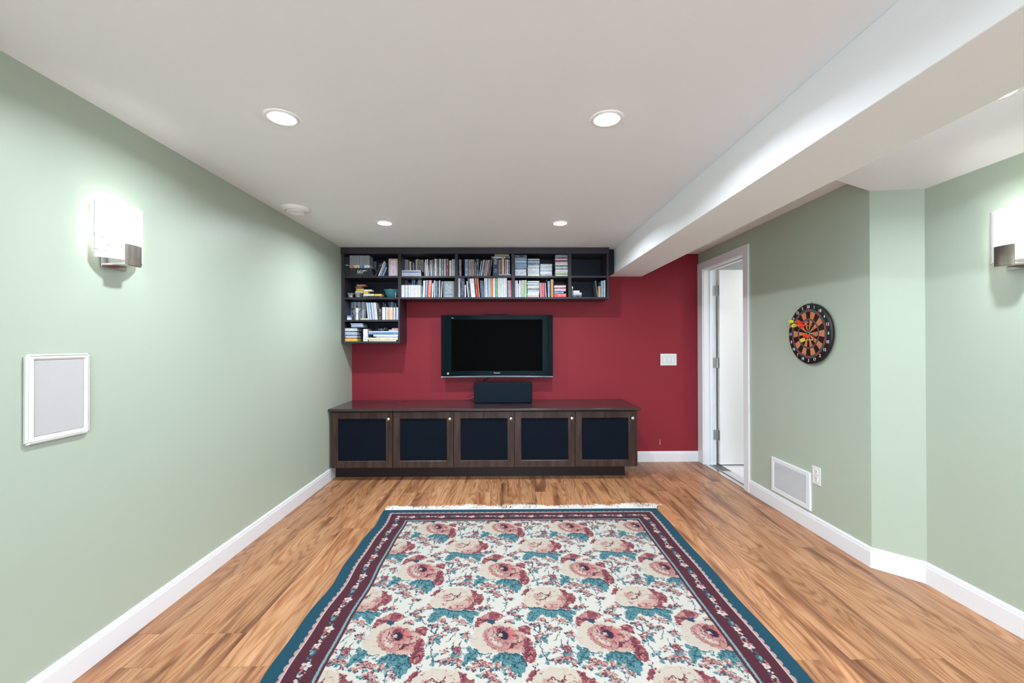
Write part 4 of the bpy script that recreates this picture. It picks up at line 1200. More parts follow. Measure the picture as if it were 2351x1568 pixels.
for key, items in SHELVED.items():
    place = PLACE[key]
    rows = {0: [i for i in items if i[0] == 'V' and i[8] == 0], 1: [i for i in items if i[0] == 'V' and i[8] == 1]}
    for row, its in rows.items():
        its.sort(key=lambda i: i[1])
        for k, (_, x0, x1, z0, z1, colr, kd, lean, _r) in enumerate(its):
            nm, word, cat, dep = KIND[kd]
            rgb, cname = PAL[colr]
            if key == '3U' and row: dep = 0.10
            w, h = x1 - x0, z1 - z0
            ang = math.atan2(lean, h)
            w2, h2 = w * math.cos(ang), h / math.cos(ang) - w * abs(math.sin(ang))
            yf = (YFRONT if row == 0 else YBACK) + rs.uniform(0, 0.004)
            dep = min(dep, D - 0.012 - yf)
            bm = bmesh.new()
            if lean > 0: bm_box(bm, -w2, 0, 0, dep, 0, h2); px = x1
            else: bm_box(bm, 0, w2, 0, dep, 0, h2); px = x0
            o = to_obj(bm, nm, M['spine_up'], None, (px, yf, z0), (0, ang, 0))
            o.color = srgb(*rgb)
            q = 'back-row ' if row else ''
            state = 'leaning ' if abs(lean) > 0.012 else ''
            tag(o, f'{state}{cname} {word}, {ORD[k]} {q}upright from the left, {place}', cat, f'upright cases and books on the {place}')
    flats = [i for i in items if i[0] == 'H']
    stacks = []
    for it in flats:
        cx = (it[1] + it[2]) / 2
        for st in stacks:
            if min(it[2], st[-1][2]) - max(it[1], st[-1][1]) > 0.02: st.append(it); break
        else: stacks.append([it])
    stacks.sort(key=lambda s: s[0][1])
    for si, st in enumerate(stacks):
        for k, (_, x0, x1, z0, z1, colr, kd, _l, _r) in enumerate(sorted(st, key=lambda i: i[3])):
            nm, word, cat, dep = KIND[kd]
            rgb, cname = PAL[colr]
            bm = bmesh.new(); bm_box(bm, 0, x1 - x0, 0, dep, 0, z1 - z0 - 0.0003)
            yf = 4.190 if (key == '3L' and x1 < -1.385) else YFRONT
            o = to_obj(bm, nm, M['spine_flat'], None, (x0, yf + rs.uniform(0, 0.006), z0))
            o.color = srgb(*rgb)
            which = f'{ORD[si]} stack' if len(stacks) > 1 else 'flat stack'
            tag(o, f'{cname} {word} {ORD[k]} up in the {which}, {place}', cat, f'flat cases in stacks on the {place}')
            if colr == 'aw':      # round-cornered grey mark on the plain white box
                bm = bmesh.new(); bm_lathe(bm, [(0.0055, -0.0012), (0.0055, 0.0)], 18, 'y', 0, 0, 0, True)
                to_obj(bm, 'mark', mat('grey_mark', srgb(130, 136, 150), 0.4), o, (0.47 * (x1 - x0), 0, 0.36 * (z1 - z0)))
                bm = bmesh.new(); bm_prism(bm, [(0, 0), (0.003, 0.001), (0.004, 0.004), (0.001, 0.003)], 1, -0.0012, 0)
                to_obj(bm, 'mark', bpy.data.materials['grey_mark'], o, (0.47 * (x1 - x0), 0, 0.36 * (z1 - z0) + 0.0062))
            if kd == 't':         # pale label on the black tape
                bm = bmesh.new(); bm_box(bm, 0.014, 0.138, -0.0008, 0.0, 0.004, z1 - z0 - 0.005)
                lb = to_obj(bm, 'label_strip', M['grille'], o)
                for px in (0.022, 0.116, 0.130):
                    bm = bmesh.new(); bm_lathe(bm, [(0.005 if px != 0.130 else 0.0025, -0.0012), (0.005 if px != 0.130 else 0.0025, -0.0007)], 14, 'y', 0, 0, 0, True)
                    to_obj(bm, 'label_mark', M['black'], lb, (px, 0, (z1 - z0) / 2))

# --- corner tower, top shelf: boxed set in a black tray
SZ = 1.8772
t = empty('boxed_set_tray', (-1.41, 4.13, SZ), 'low black boxed-set tray lettered 007 under four rows of silver spines', 'box')
c = Vector(t.location)
M['tray'] = mat('dark_teal_card', srgb(24, 36, 42), 0.35)
bm = bmesh.new()
bm_prism(bm, [(-0.108, 0.0), (0.126, 0.0), (0.102, 0.080), (-0.108, 0.080)], 1, 0.0, 0.135)
to_obj(bm, 'tray_body', M['tray'], t)
text('lettering', '007', 0.042, M['print_white'], t, (0.0, -0.0005, 0.040), RF, 0.0002)
bm = bmesh.new(); bm_prism(bm, [(0.030, 0.047), (0.060, 0.052), (0.060, 0.055), (0.040, 0.056), (0.030, 0.053)], 1, -0.0007, 0.0)
to_obj(bm, 'lettering', M['print_white'], t)
for k in range(7):
    xx = -0.09 + k * 0.030
    bm = bmesh.new(); bm_prism(bm, [(xx, 0.052), (xx + 0.0012, 0.052), (xx + 0.0132, 0.078), (xx + 0.012, 0.078)], 1, -0.0005, 0.0)
    to_obj(bm, 'printed_line', M['grille'], t)
bm = bmesh.new(); bm_box(bm, -0.045, 0.04, -0.0005, 0, 0.0185, 0.0195); to_obj(bm, 'printed_line', M['grille'], t)
M['slim'] = mat('slim_silver_spine', srgb(150, 154, 160), 0.3, vary=0.3, vary_scale=90)
BANDS = [('salmon', (214, 130, 112)), ('cream', (222, 208, 164)), ('blue', (110, 146, 196)), ('white', (226, 230, 232))]
for k, (bn, rgb) in enumerate(BANDS):
    x0 = -1.516 + k * 0.0482
    v = empty('boxed_volume', (x0, 4.134, SZ + 0.0806), f'silver boxed volume with {bn} foot, {ORD[k]} above the 007 tray', 'case', 'silver boxed volumes above the tray')
    bm = bmesh.new(); bm_box(bm, 0.0, 0.0475, -0.003, 0.12, 0.0, 0.026)
    to_obj(bm, 'colour_band', mat('band_' + bn, srgb(*rgb), 0.4), v)
    bm = bmesh.new(); bm_prism(bm, [(0.010, 0.018), (0.014, 0.018), (0.036, 0.005), (0.032, 0.005)], 1, -0.0036, -0.003)
    to_obj(bm, 'printed_line', M['tray'], v)
    for j in range(5):
        bm = bmesh.new(); bm_box(bm, 0.0, 0.0078, 0.0, 0.12, 0.0262, 0.118 + 0.002 * ((j * 7 + k) % 3))
        to_obj(bm, 'slim_case', M['slim'], v, (0.0006 + j * 0.0094, 0, 0))
bm = bmesh.new(); bm_box(bm, 0, 0.036, 0, 0.135, 0, 0.186)
o = tag(to_obj(bm, 'slip_case', M['tray'], None, (-1.5570, 4.132, SZ)), 'upright dark slip case with a white line beside the 007 tray', 'case')
bm = bmesh.new(); bm_box(bm, 0.001, 0.035, -0.0006, 0, 0.104, 0.109); to_obj(bm, 'printed_line', M['print_white'], o)
# pink picture frame
t = empty('picture_frame', (-1.101, 4.16, SZ), 'pink picture frame with a pale printed card on the tower shelf', 'picture frame')
bm = bmesh.new(); bm_frame(bm, -0.044, 0.044, 0, 0.172, -0.029, 0.029, 0.014, 0.156, -0.014, 0.0, 0.003, 0.003, 0.001)
to_obj(bm, 'frame', mat('rose_wood', srgb(206, 168, 162), 0.4, vary=0.1, vary_scale=20), t)
bm = bmesh.new(); bm_box(bm, -0.029, 0.029, -0.006, -0.001, 0.014, 0.156); cd = to_obj(bm, 'card', mat('pale_card', srgb(214, 206, 218), 0.5), t)
for zz in (0.036, 0.052, 0.064, 0.112, 0.132):
    bm = bmesh.new(); bm_box(bm, -0.008, 0.008, -0.0066, -0.006, zz, zz + 0.0028); to_obj(bm, 'printed_line', M['spine_ink'] if 'spine_ink' in M else M['black'], cd)

# --- second shelf: cut-glass bowls, teal bowl, brass figure
SZ2 = 1.6720
M['glass'] = mat('cut_glass', (0.9, 0.92, 0.92, 1), 0.06)
M['glass'].node_tree.nodes['Principled BSDF'].inputs['Transmission Weight'].default_value = 0.85
def cut_bowl(x, label):
    bm = bmesh.new(); n = 28; rings_ = []
    prof = [(0.020, 0.0), (0.023, 0.004), (0.024, 0.018), (0.027, 0.032), (0.033, 0.043), (0.030, 0.043), (0.022, 0.030), (0.018, 0.012), (0.001, 0.008)]
    for pi, (r, h) in enumerate(prof):
        ring = []
        for i in range(n):
            a = 2 * math.pi * i / n
            k = (1.0 if i % 4 else 0.90) if pi < 6 else 1.0
            hh = h + (0.004 * math.cos(7 * a) if 3 < pi < 6 else 0)
            ring.append(bm.verts.new((r * k * math.cos(a), r * k * math.sin(a), hh)))
        rings_.append(ring)
    for a_, b_ in zip(rings_[:-1], rings_[1:]):
        for i in range(n): bm.faces.new((a_[i], a_[(i + 1) % n], b_[(i + 1) % n], b_[i]))
    bm.faces.new(rings_[0]); bm.faces.new(rings_[-1])
    return tag(to_obj(bm, 'glass_bowl', M['glass'], None, (x, 4.150, SZ2)), label, 'bowl', 'cut-glass bowls')
cut_bowl(-1.512, 'small cut-glass bowl nearest the tower side panel')
cut_bowl(-1.4405, 'small cut-glass bowl in front of the stacked film boxes')
M['teal_glaze'] = mat('teal_glaze', srgb(62, 124, 138), 0.2, vary=0.15, vary_scale=30)
t = empty('teal_bowl', (-1.1345, 4.235, SZ2), 'teal glazed bowl with a wide rim on the tower shelf', 'bowl')
lathe_obj('bowl_body', [(0.030, 0.0), (0.038, 0.001), (0.052, 0.016), (0.066, 0.042), (0.074, 0.068), (0.086, 0.079), (0.0865, 0.082), (0.074, 0.074), (0.062, 0.042), (0.046, 0.016), (0.001, 0.009)], M['teal_glaze'], t)
lathe_obj('foot_ring', [(0.028, 0.0), (0.031, 0.0), (0.031, 0.006), (0.028, 0.006)], M['teal_glaze'], t)
bm = bmesh.new(); bm_prism(bm, [(-0.048, 0.066), (-0.004, 0.060), (-0.004, 0.084), (-0.018, 0.100)], 1, -0.006, -0.004)
tag(to_obj(bm, 'brown_card', mat('kraft_card', srgb(176, 130, 98), 0.7), None, (-1.1345, 4.235, SZ2)), 'small brown card poking out of the teal bowl', 'card')
bm = bmesh.new(); bm_prism(bm, [(0.004, 0.058), (0.060, 0.062), (0.044, 0.108), (0.030, 0.098)], 1, 0.012, 0.015)
tag(to_obj(bm, 'dark_napkin', mat('dark_teal_cloth', srgb(26, 50, 58), 0.8), None, (-1.1345, 4.235, SZ2)), 'dark pointed napkin poking out of the teal bowl', 'napkin')
t = empty('brass_figurine', (-1.0735, 4.1320, SZ2), 'small brass figurine in front of the teal bowl', 'figurine')
M['brass'] = mat('aged_brass', (0.55, 0.33, 0.14, 1), 0.3, metal=1.0)
lathe_obj('base', [(0.001, 0.0), (0.0125, 0.0), (0.0125, 0.005), (0.008, 0.009), (0.005, 0.012)], M['brass'], t, n=20)
lathe_obj('body', [(0.005, 0.0115), (0.008, 0.022), (0.006, 0.033), (0.0038, 0.038)], M['brass'], t, n=20)
lathe_obj('head', [(0.0035, 0.037), (0.0085, 0.043), (0.0100, 0.051), (0.0065, 0.059), (0.0005, 0.062)], M['brass'], t, n=20)

# --- third shelf: moka pot, little blue box
SZ3 = 1.4563
t = empty('moka_pot', (-1.449, 4.150, SZ3), 'silver octagonal stovetop coffee pot with black handle', 'coffee pot')
M['alu'] = mat('cast_aluminium', (0.72, 0.74, 0.74, 1), 0.3, metal=0.85)
lathe_obj('boiler', [(0.001, 0.0), (0.0215, 0.0), (0.0215, 0.004), (0.0175, 0.046), (0.0165, 0.050)], M['alu'], t, n=8, smooth=False)
lathe_obj('collar', [(0.0165, 0.050), (0.0195, 0.052), (0.0195, 0.058), (0.0165, 0.060)], M['alu'], t, n=24)
lathe_obj('jug', [(0.0165, 0.060), (0.0205, 0.064), (0.0290, 0.110), (0.0275, 0.110), (0.019, 0.066)], M['alu'], t, n=8, smooth=False)
bm = bmesh.new(); bm_prism(bm, [(0.024, 0.085), (0.035, 0.112), (0.022, 0.112)], 1, -0.007, 0.007); to_obj(bm, 'spout', M['alu'], t)
ld = lathe_obj('lid', [(0.0285, 0.110), (0.0285, 0.112), (0.010, 0.119), (0.001, 0.1195)], M['alu'], t, n=8, smooth=False)
lathe_obj('lid_knob', [(0.003, 0.119), (0.004, 0.124), (0.0075, 0.130), (0.0065, 0.137), (0.001, 0.139)], M['black'], t, n=16)
bm = bmesh.new(); bm_tube(bm, [(-0.026, 0, 0.106), (-0.044, 0, 0.108), (-0.050, 0, 0.098), (-0.046, 0, 0.070), (-0.042, 0, 0.046)], 0.0055, 8); to_obj(bm, 'handle', M['black'], t)
t = empty('tablet_box', (-1.5225, 4.150, SZ3), 'small blue and white carton beside the coffee pot', 'box')
bm = bmesh.new(); bm_box(bm, -0.0175, 0.0175, -0.018, 0.018, 0, 0.024); to_obj(bm, 'white_half', M['print_white'], t)
bm = bmesh.new(); bm_box(bm, -0.0175, 0.0175, -0.018, 0.018, 0.0241, 0.043); to_obj(bm, 'blue_half', mat('carton_blue', srgb(96, 132, 200), 0.4), t)
# --- bottom shelf: crumpled dark bag on the magazines
bm = bmesh.new(); bmesh.ops.create_icosphere(bm, subdivisions=4, radius=1.0)
for v in bm.verts:
    p = v.co.copy(); k = 1 + 0.12 * math.sin(7 * p.x + 3 * p.y) * math.cos(6 * p.y - 4 * p.z) + 0.07 * math.sin(17 * p.x + 11 * p.z) 
    v.co = Vector((p.x * 0.082 * k, p.y * 0.055 * k, max(0.0, (p.z + 0.35) * 0.036 * k) * (1 + 0.5 * p.x)))
tag(to_obj(bm, 'cloth_bag', mat('dark_sparkly_cloth', srgb(22, 34, 40), 0.35, bump=0.6, bump_scale=120), None, (-1.235, 4.235, BAG_Z), smooth=True), 'crumpled dark cloth bag on the magazines, bottom tower shelf', 'bag')
# --- end bay: thin white stick
t = empty('white_marker', (0.6385, 4.140, 1.6722), 'thin standing marker with a white cap in the end bay', 'marker')
lathe_obj('barrel', [(0.001, 0.0), (0.0030, 0.0), (0.0030, 0.082), (0.0008, 0.083)], M['grille'], t, n=12)
lathe_obj('cap', [(0.003, 0.083), (0.0072, 0.085), (0.0060, 0.096), (0.0035, 0.106), (0.0005, 0.107)], M['print_white'], t, n=14)

# woven rug motif: (p polygon / l line / d dot, colour, width, points) in metres from the repeat's corner
RUG_MOTIF = [
 ('p','cream',0,[(-0.0896,0.0766),(-0.0415,0.0814),(-0.0027,0.0864),(0.0312,0.0766),(0.0621,0.0488),(0.0708,0.0169),(0.0526,-0.0933),(0.0087,-0.1032),(-0.035,-0.1025),(-0.0833,-0.0988),(-0.098,-0.0756),(-0.1193,-0.0595),(-0.1311,-0.0271),(-0.1196,-0.0006),(-0.1111,0.0408)]),
 ('p','dred',0,[(-0.1165,0.0808),(-0.104,0.1107),(-0.0779,0.1296),(-0.0589,0.149),(-0.0341,0.1606),(-0.0036,0.1441),(0.0215,0.1202),(0.0018,0.1128),(-0.0174,0.0904),(-0.0562,0.0872),(-0.0753,0.0801),(-0.094,0.0694),(-0.0952,0.0513),(-0.1116,0.048)]),
 ('p','rose',0,[(-0.0968,0.1144),(-0.0781,0.1335),(-0.0562,0.1449),(-0.0551,0.1176),(-0.0814,0.1027)]),
 ('l','wine',0.006,[(-0.0993,0.0768),(-0.0762,0.0969),(-0.0543,0.0985)]),
 ('l','wine',0.0047,[(-0.0233,0.1326),(0.0015,0.14)]),
 ('l','rose',0.0051,[(-0.0177,0.1017),(0.0017,0.1205),(0.019,0.1202)]),
 ('p','navy',0,[(-0.0567,0.0985),(-0.0249,0.0961),(-0.0268,0.0756),(-0.0409,0.0667),(-0.0558,0.0761)]),
 ('p','rose',0,[(-0.0728,0.0332),(-0.0545,0.047),(-0.0264,0.061),(0.0071,0.0677),(0.0456,0.0599),(0.0665,0.0309),(0.0989,0.0165),(0.107,-0.0109),(0.1262,-0.0377),(0.1314,-0.0635),(0.1163,-0.0943),(0.0831,-0.1014),(0.0436,-0.1038),(0.0043,-0.0986),(-0.0358,-0.0796),(-0.0595,-0.0477),(-0.0745,-0.0214)]),
 ('p','blush',0,[(-0.058,0.019),(-0.04,0.0397),(-0.0209,0.0323),(-0.0246,-0.0021),(-0.0146,-0.0355),(0.0082,-0.0488),(0.0084,-0.071),(-0.023,-0.0611),(-0.0465,-0.035)]),
 ('p','cream',0,[(-0.0521,-0.0084),(-0.0339,-0.002),(-0.0239,-0.0288),(0.0037,-0.0487),(-0.0007,-0.0582),(-0.0278,-0.0514)]),
 ('p','cream',0,[(-0.0073,0.068),(0.0216,0.0767),(0.0551,0.0561),(0.064,0.0275),(0.0406,0.0455),(0.0072,0.0568)]),
 ('p','dred',0,[(0.0953,-0.0141),(0.1176,-0.0277),(0.1269,-0.0634),(0.1383,-0.0946),(0.1384,-0.1246),(0.1323,-0.1506),(0.1127,-0.1602),(0.0921,-0.1471),(0.0849,-0.1119),(0.0968,-0.0879),(0.0887,-0.0691)]),
 ('l','wine',0.0079,[(0.0972,-0.0786),(0.1116,-0.0568),(0.1061,-0.0308)]),
 ('l','wine',0.0084,[(0.085,-0.1089),(0.1049,-0.1032),(0.1149,-0.0789)]),
 ('l','wine',0.007,[(0.0995,-0.124),(0.1155,-0.1094),(0.1276,-0.1244)]),
 ('p','dred',0,[(-0.0164,0.0464),(0.0073,0.055),(0.0311,0.0493),(0.0451,0.0243),(0.0424,-0.0099),(0.0217,-0.0295),(-0.0011,-0.0259),(-0.0223,-0.0022),(-0.0209,0.0323)]),
 ('p','coral',0,[(0.0287,0.0457),(0.0475,0.0242),(0.0565,0.0034),(0.0445,-0.0299),(0.0332,-0.0165),(0.031,0.0175)]),
 ('p','eye',0,[(-0.0158,0.0183),(0.0075,0.0249),(0.0169,0.0282),(0.0217,0.0108),(0.0298,-0.0064),(0.0228,-0.0246),(0.0034,-0.021),(-0.0059,-0.0142),(-0.02,-0.0022)]),
 ('d','blush',0.0102,[(-0.0027,0.0002)]),
 ('d','cream',0.0042,[(-0.0062,0.0037)]),
 ('p','blush',0,[(0.0661,0.017),(0.0964,0.0131),(0.1022,-0.0142),(0.083,-0.037),(0.0602,-0.0448),(0.0467,-0.0332),(0.0677,-0.0137)]),
 ('l','dred',0.0102,[(0.0518,-0.0033),(0.0656,-0.0069),(0.0699,-0.0171)]),
 ('l','wine',0.0051,[(0.0444,-0.0429),(0.0533,-0.0495),(0.0759,-0.0466),(0.0971,-0.0274)]),
 ('p','wine',0,[(0.0444,-0.0429),(0.0576,-0.0623),(0.0484,-0.0778),(0.0218,-0.0867),(0.0329,-0.0745)]),
 ('l','dred',0.0047,[(0.0842,-0.069),(0.1004,-0.0566),(0.1152,-0.031)]),
 ('p','blush',0,[(0.0152,-0.0897),(0.0439,-0.084),(0.0836,-0.0846),(0.0853,-0.0999),(0.0414,-0.1052)]),
 ('l','dred',0.0033,[(-0.067,0.0122),(-0.0607,-0.0216),(-0.0459,-0.0479),(-0.0229,-0.0642),(0.004,-0.0772)]),
 ('l','wine',0.0033,[(-0.0533,0.0189),(-0.0513,0.0258),(-0.0586,0.0329)]),
 ('l','dred',0.0033,[(-0.0385,-0.0019),(-0.0237,-0.0353),(-0.0008,-0.0486),(0.0217,-0.0458)]),
 ('l','dred',0.006,[(-0.0352,0.0396),(-0.0299,0.0185),(-0.0341,0.0048)]),
 ('l','dred',0.0028,[(-0.0467,-0.0284),(-0.0377,-0.0253),(-0.0418,-0.0383)]),
 ('l','dred',0.0033,[(0.0127,-0.0521),(0.0262,-0.0491),(0.0285,-0.0619)]),
 ('l','wine',0.0033,[(-0.0291,-0.0088),(-0.0194,-0.0256),(-0.0032,-0.0389)]),
 ('l','dred',0.0028,[(-0.0595,-0.0477),(-0.0406,-0.0702),(-0.0225,-0.0798)]),
 ('p','dred',0,[(0.074,0.0486),(0.1007,0.059),(0.1264,0.0477),(0.1293,0.016),(0.1189,-0.0044),(0.1033,0.0095),(0.0757,0.022)]),
 ('l','wine',0.006,[(0.0945,0.0235),(0.1106,0.0163),(0.1218,0.0058)]),
 ('l','rose',0.0047,[(0.0787,0.0449),(0.1002,0.0482)]),
 ('p','leaf',0,[(-0.1424,-0.0749),(-0.1281,-0.061),(-0.1136,-0.0753),(-0.1187,-0.0937),(-0.1361,-0.0949)]),
 ('p','leaf',0,[(-0.1111,-0.0785),(-0.0885,-0.085),(-0.0887,-0.1152),(-0.0933,-0.1414),(-0.1142,-0.1468),(-0.1374,-0.1689),(-0.144,-0.1463),(-0.1389,-0.1114),(-0.1228,-0.0966)]),
 ('l','vein',0.0047,[(-0.0903,-0.0911),(-0.1126,-0.1148),(-0.1362,-0.1606)]),
 ('l','vein',0.0033,[(-0.1126,-0.1148),(-0.1225,-0.0997)]),
 ('l','vein',0.0033,[(-0.1194,-0.1352),(-0.1021,-0.1383)]),
 ('l','vein',0.0037,[(-0.1109,-0.0816),(-0.0905,-0.088)]),
 ('l','vein',0.0033,[(-0.1368,-0.0873),(-0.1224,-0.0752)]),
 ('l','vein',0.0047,[(-0.0895,-0.1032),(-0.0674,-0.108),(-0.0349,-0.1056)]),
 ('p','leaf',0,[(-0.0848,-0.1093),(-0.0695,-0.1095),(-0.0747,-0.1315)]),
 ('p','leaf',0,[(-0.0559,-0.1216),(-0.0391,-0.11),(-0.0424,-0.1364),(-0.051,-0.1348)]),
 ('l','vein',0.0033,[(-0.0391,-0.11),(-0.0446,-0.1334)]),
 ('p','leaf',0,[(-0.0401,-0.1393),(-0.0258,-0.1191),(-0.0023,-0.1016),(0.0305,-0.1051),(0.0631,-0.1116),(0.0886,-0.1268),(0.092,-0.15),(0.1014,-0.1754),(0.0886,-0.1807),(0.0918,-0.2024),(0.0814,-0.2075),(0.0746,-0.2258),(0.0607,-0.2151),(0.0385,-0.1935),(0.0324,-0.1687),(0.0094,-0.1794),(0.0028,-0.1514),(-0.0206,-0.1482),(-0.033,-0.1593)]),
 ('l','vein',0.0102,[(-0.0022,-0.1031),(0.0349,-0.1096),(0.0697,-0.1102),(0.0864,-0.1297),(0.0994,-0.1726)]),
 ('l','vein',0.0042,[(0.0433,-0.129),(0.0595,-0.1747),(0.0688,-0.2153)]),
 ('l','vein',0.0037,[(-0.0291,-0.1481),(-0.0126,-0.1281),(0.0022,-0.1106)]),
 ('l','vein',0.0037,[(0.0093,-0.1684),(0.0112,-0.1401),(0.0088,-0.1167)]),
 ('l','vein',0.0033,[(0.0595,-0.1747),(0.0428,-0.1772)]),
 ('l','vein',0.0033,[(0.0536,-0.155),(0.0727,-0.1553)]),
 ('l','vein',0.0033,[(0.0305,-0.1229),(0.0219,-0.146)]),
 ('l','vein',0.0033,[(-0.017,-0.1222),(-0.0038,-0.1399)]),
 ('l','vein',0.0033,[(0.0692,-0.1294),(0.0813,-0.1526)]),
 ('l','vein',0.0037,[(0.1635,0.0653),(0.1583,0.0121)]),
 ('l','vein',0.0037,[(0.1314,0.0513),(0.1546,0.0087)]),
 ('l','vein',0.003,[(0.1714,0.0434),(0.1583,0.0121)]),
 ('l','vein',0.0047,[(0.169,-0.0153),(0.1592,-0.0512),(0.1624,-0.095),(0.1696,-0.1132),(0.1793,-0.1484),(0.1817,-0.1683)]),
 ('p','leaf',0,[(0.1664,-0.0186),(0.1877,-0.0122),(0.195,-0.0549),(0.1756,-0.045)]),
 ('p','leaf',0,[(0.1343,-0.054),(0.1575,-0.0447),(0.1375,-0.073)]),
 ('p','leaf',0,[(0.1696,-0.1132),(0.192,-0.1076),(0.1859,-0.1253)]),
 ('p','leaf',0,[(0.1431,-0.1188),(0.1631,-0.1131),(0.159,-0.1366)]),
 ('p','leaf',0,[(0.1651,-0.1652),(0.1793,-0.1484),(0.1903,-0.1656),(0.178,-0.1626)]),
 ('l','vein',0.0042,[(0.2487,0.0141),(0.2276,-0.0262),(0.2147,-0.0391)]),
 ('l','vein',0.0042,[(0.2455,-0.0298),(0.2487,-0.0747)]),
 ('l','vein',0.0037,[(0.277,-0.0335),(0.271,-0.0593)]),
 ('p','leaf',0,[(0.2843,-0.0304),(0.3048,-0.0307),(0.3,-0.0469)]),
 ('l','vein',0.0042,[(0.024,0.222),(0.0138,0.172),(0.0039,0.1519)]),
 ('p','leaf',0,[(0.0005,0.2224),(0.0318,0.2262),(0.0162,0.2094)]),
 ('l','vein',0.0042,[(0.1207,-0.1673),(0.1279,-0.1867)]),
 ('l','vein',0.0037,[(0.1421,-0.1621),(0.1282,-0.1813)]),
 ('l','vein',0.0042,[(0.0178,-0.1878),(0.022,-0.2505)]),
 ('l','vein',0.003,[(0.0424,-0.2069),(0.022,-0.2505)]),
 ('l','vein',0.0047,[(-0.164,-0.0396),(-0.1734,-0.0555)]),
 ('l','vein',0.0047,[(0.2503,-0.0964),(0.2441,-0.1262)]),
 ('p','leaf',0,[(0.2356,-0.1083),(0.2804,-0.115),(0.2851,-0.1269),(0.2463,-0.1263)]),
 ('p','leaf',0,[(-0.0921,-0.2154),(-0.0765,-0.2051),(-0.077,-0.2286)]),
 ('p','leaf',0,[(0.0584,0.108),(0.0905,0.1114),(0.0752,0.0926)]),
 ('l','vein',0.0037,[(0.0926,0.0999),(0.1108,0.0698)]),
 ('p','leaf',0,[(-0.152,-0.0235),(-0.1363,-0.0204),(-0.1366,-0.0417)]),
 ('l','vein',0.0033,[(-0.136,0.0555),(-0.1175,0.0624)]),
 ('p','leaf',0,[(0.0033,-0.1957),(0.0137,-0.2012),(0.0158,-0.2145)]),
 ('p','cream',0,[(0.144,0.3257),(0.1822,0.3475),(0.234,0.3466),(0.2827,0.3361),(0.2988,0.3043),(0.317,0.2793),(0.3033,0.232),(0.2924,0.2036),(0.254,0.1709),(0.2362,0.163),(0.2034,0.1744),(0.179,0.1886),(0.119,0.1868),(0.1031,0.218),(0.1008,0.2499),(0.1144,0.2766)]),
 ('p','blush',0,[(0.2697,0.274),(0.291,0.2859),(0.3174,0.2824),(0.2998,0.2321),(0.2959,0.2035),(0.2547,0.1764),(0.2395,0.163),(0.2116,0.1716),(0.1871,0.183),(0.1995,0.2079),(0.2338,0.2216),(0.2613,0.2327)]),
 ('p','rose',0,[(0.2719,0.262),(0.292,0.2797),(0.3108,0.2734),(0.2963,0.2321),(0.2795,0.2382)]),
 ('p','rose',0,[(0.1941,0.1856),(0.2303,0.1878),(0.2703,0.1927),(0.2432,0.1656),(0.2136,0.1743)]),
 ('p','dred',0,[(0.2819,0.3298),(0.3154,0.3197),(0.3156,0.2947),(0.3458,0.2911),(0.3499,0.2607),(0.347,0.2313),(0.3386,0.2113),(0.3174,0.2088),(0.3111,0.1893),(0.3223,0.1725),(0.3105,0.1618),(0.2879,0.1703),(0.2547,0.1764),(0.2823,0.1925),(0.3025,0.2262),(0.3048,0.2555),(0.2955,0.2797)]),
 ('l','wine',0.0072,[(0.3017,0.2205),(0.3198,0.2493),(0.3331,0.255)]),
 ('l','wine',0.0064,[(0.2792,0.1815),(0.3012,0.1922),(0.3125,0.1754)]),
 ('l','wine',0.0054,[(0.3225,0.2317),(0.3405,0.2343)]),
 ('l','rose',0.0036,[(0.317,0.2793),(0.3092,0.2495)]),
 ('p','dred',0,[(0.1482,0.3352),(0.1325,0.3164),(0.1164,0.2826),(0.0911,0.277),(0.1034,0.3169),(0.1188,0.3356)]),
 ('l','wine',0.0043,[(0.1425,0.3321),(0.1246,0.304),(0.1127,0.2796)]),
 ('p','blush',0,[(0.1483,0.276),(0.1715,0.3001),(0.1968,0.2997),(0.1866,0.2634),(0.1571,0.2461)]),
 ('p','blush',0,[(0.1618,0.2638),(0.1907,0.2693),(0.1822,0.2516),(0.1606,0.246)]),
 ('p','blush',0,[(0.1557,0.2257),(0.1903,0.2223),(0.182,0.2054),(0.1579,0.2058)]),
 ('l','wine',0.0064,[(0.1722,0.2848),(0.1893,0.2968),(0.2047,0.2873),(0.2215,0.2748),(0.2368,0.3022)]),
 ('l','dred',0.0057,[(0.1484,0.2625),(0.1728,0.2681),(0.1947,0.2753)]),
 ('l','wine',0.0064,[(0.1742,0.2399),(0.2031,0.2483),(0.2153,0.2659),(0.2302,0.2717)]),
 ('l','dred',0.0032,[(0.153,0.2374),(0.185,0.2427)]),
 ('l','dred',0.0032,[(0.2291,0.2612),(0.2701,0.2771)]),
 ('l','rose',0.0021,[(0.1993,0.225),(0.2163,0.2204),(0.2543,0.2328)]),
 ('l','dred',0.0032,[(0.2183,0.2048),(0.2378,0.2101),(0.2292,0.1934),(0.2583,0.2069)]),
 ('l','dred',0.0029,[(0.2687,0.2501),(0.2826,0.2353),(0.2959,0.2292)]),
 ('l','rose',0.0025,[(0.2352,0.3401),(0.2332,0.3022)]),
 ('l','dred',0.0039,[(0.235,0.3022),(0.2364,0.2807)]),
 ('l','dred',0.0043,[(0.2609,0.2444),(0.269,0.2531)]),
 ('l','rose',0.0021,[(0.2411,0.3083),(0.2614,0.3111),(0.2719,0.2923)]),
 ('p','dred',0,[(0.1951,0.1967),(0.2086,0.1937),(0.2092,0.1826),(0.1973,0.1828)]),
 ('d','cream',0.0064,[(0.2041,0.2797)]),
 ('l','dred',0.0021,[(0.1473,0.3193),(0.1621,0.3222)]),
 ('l','rose',0.0021,[(0.1298,0.2643),(0.1412,0.2761)]),
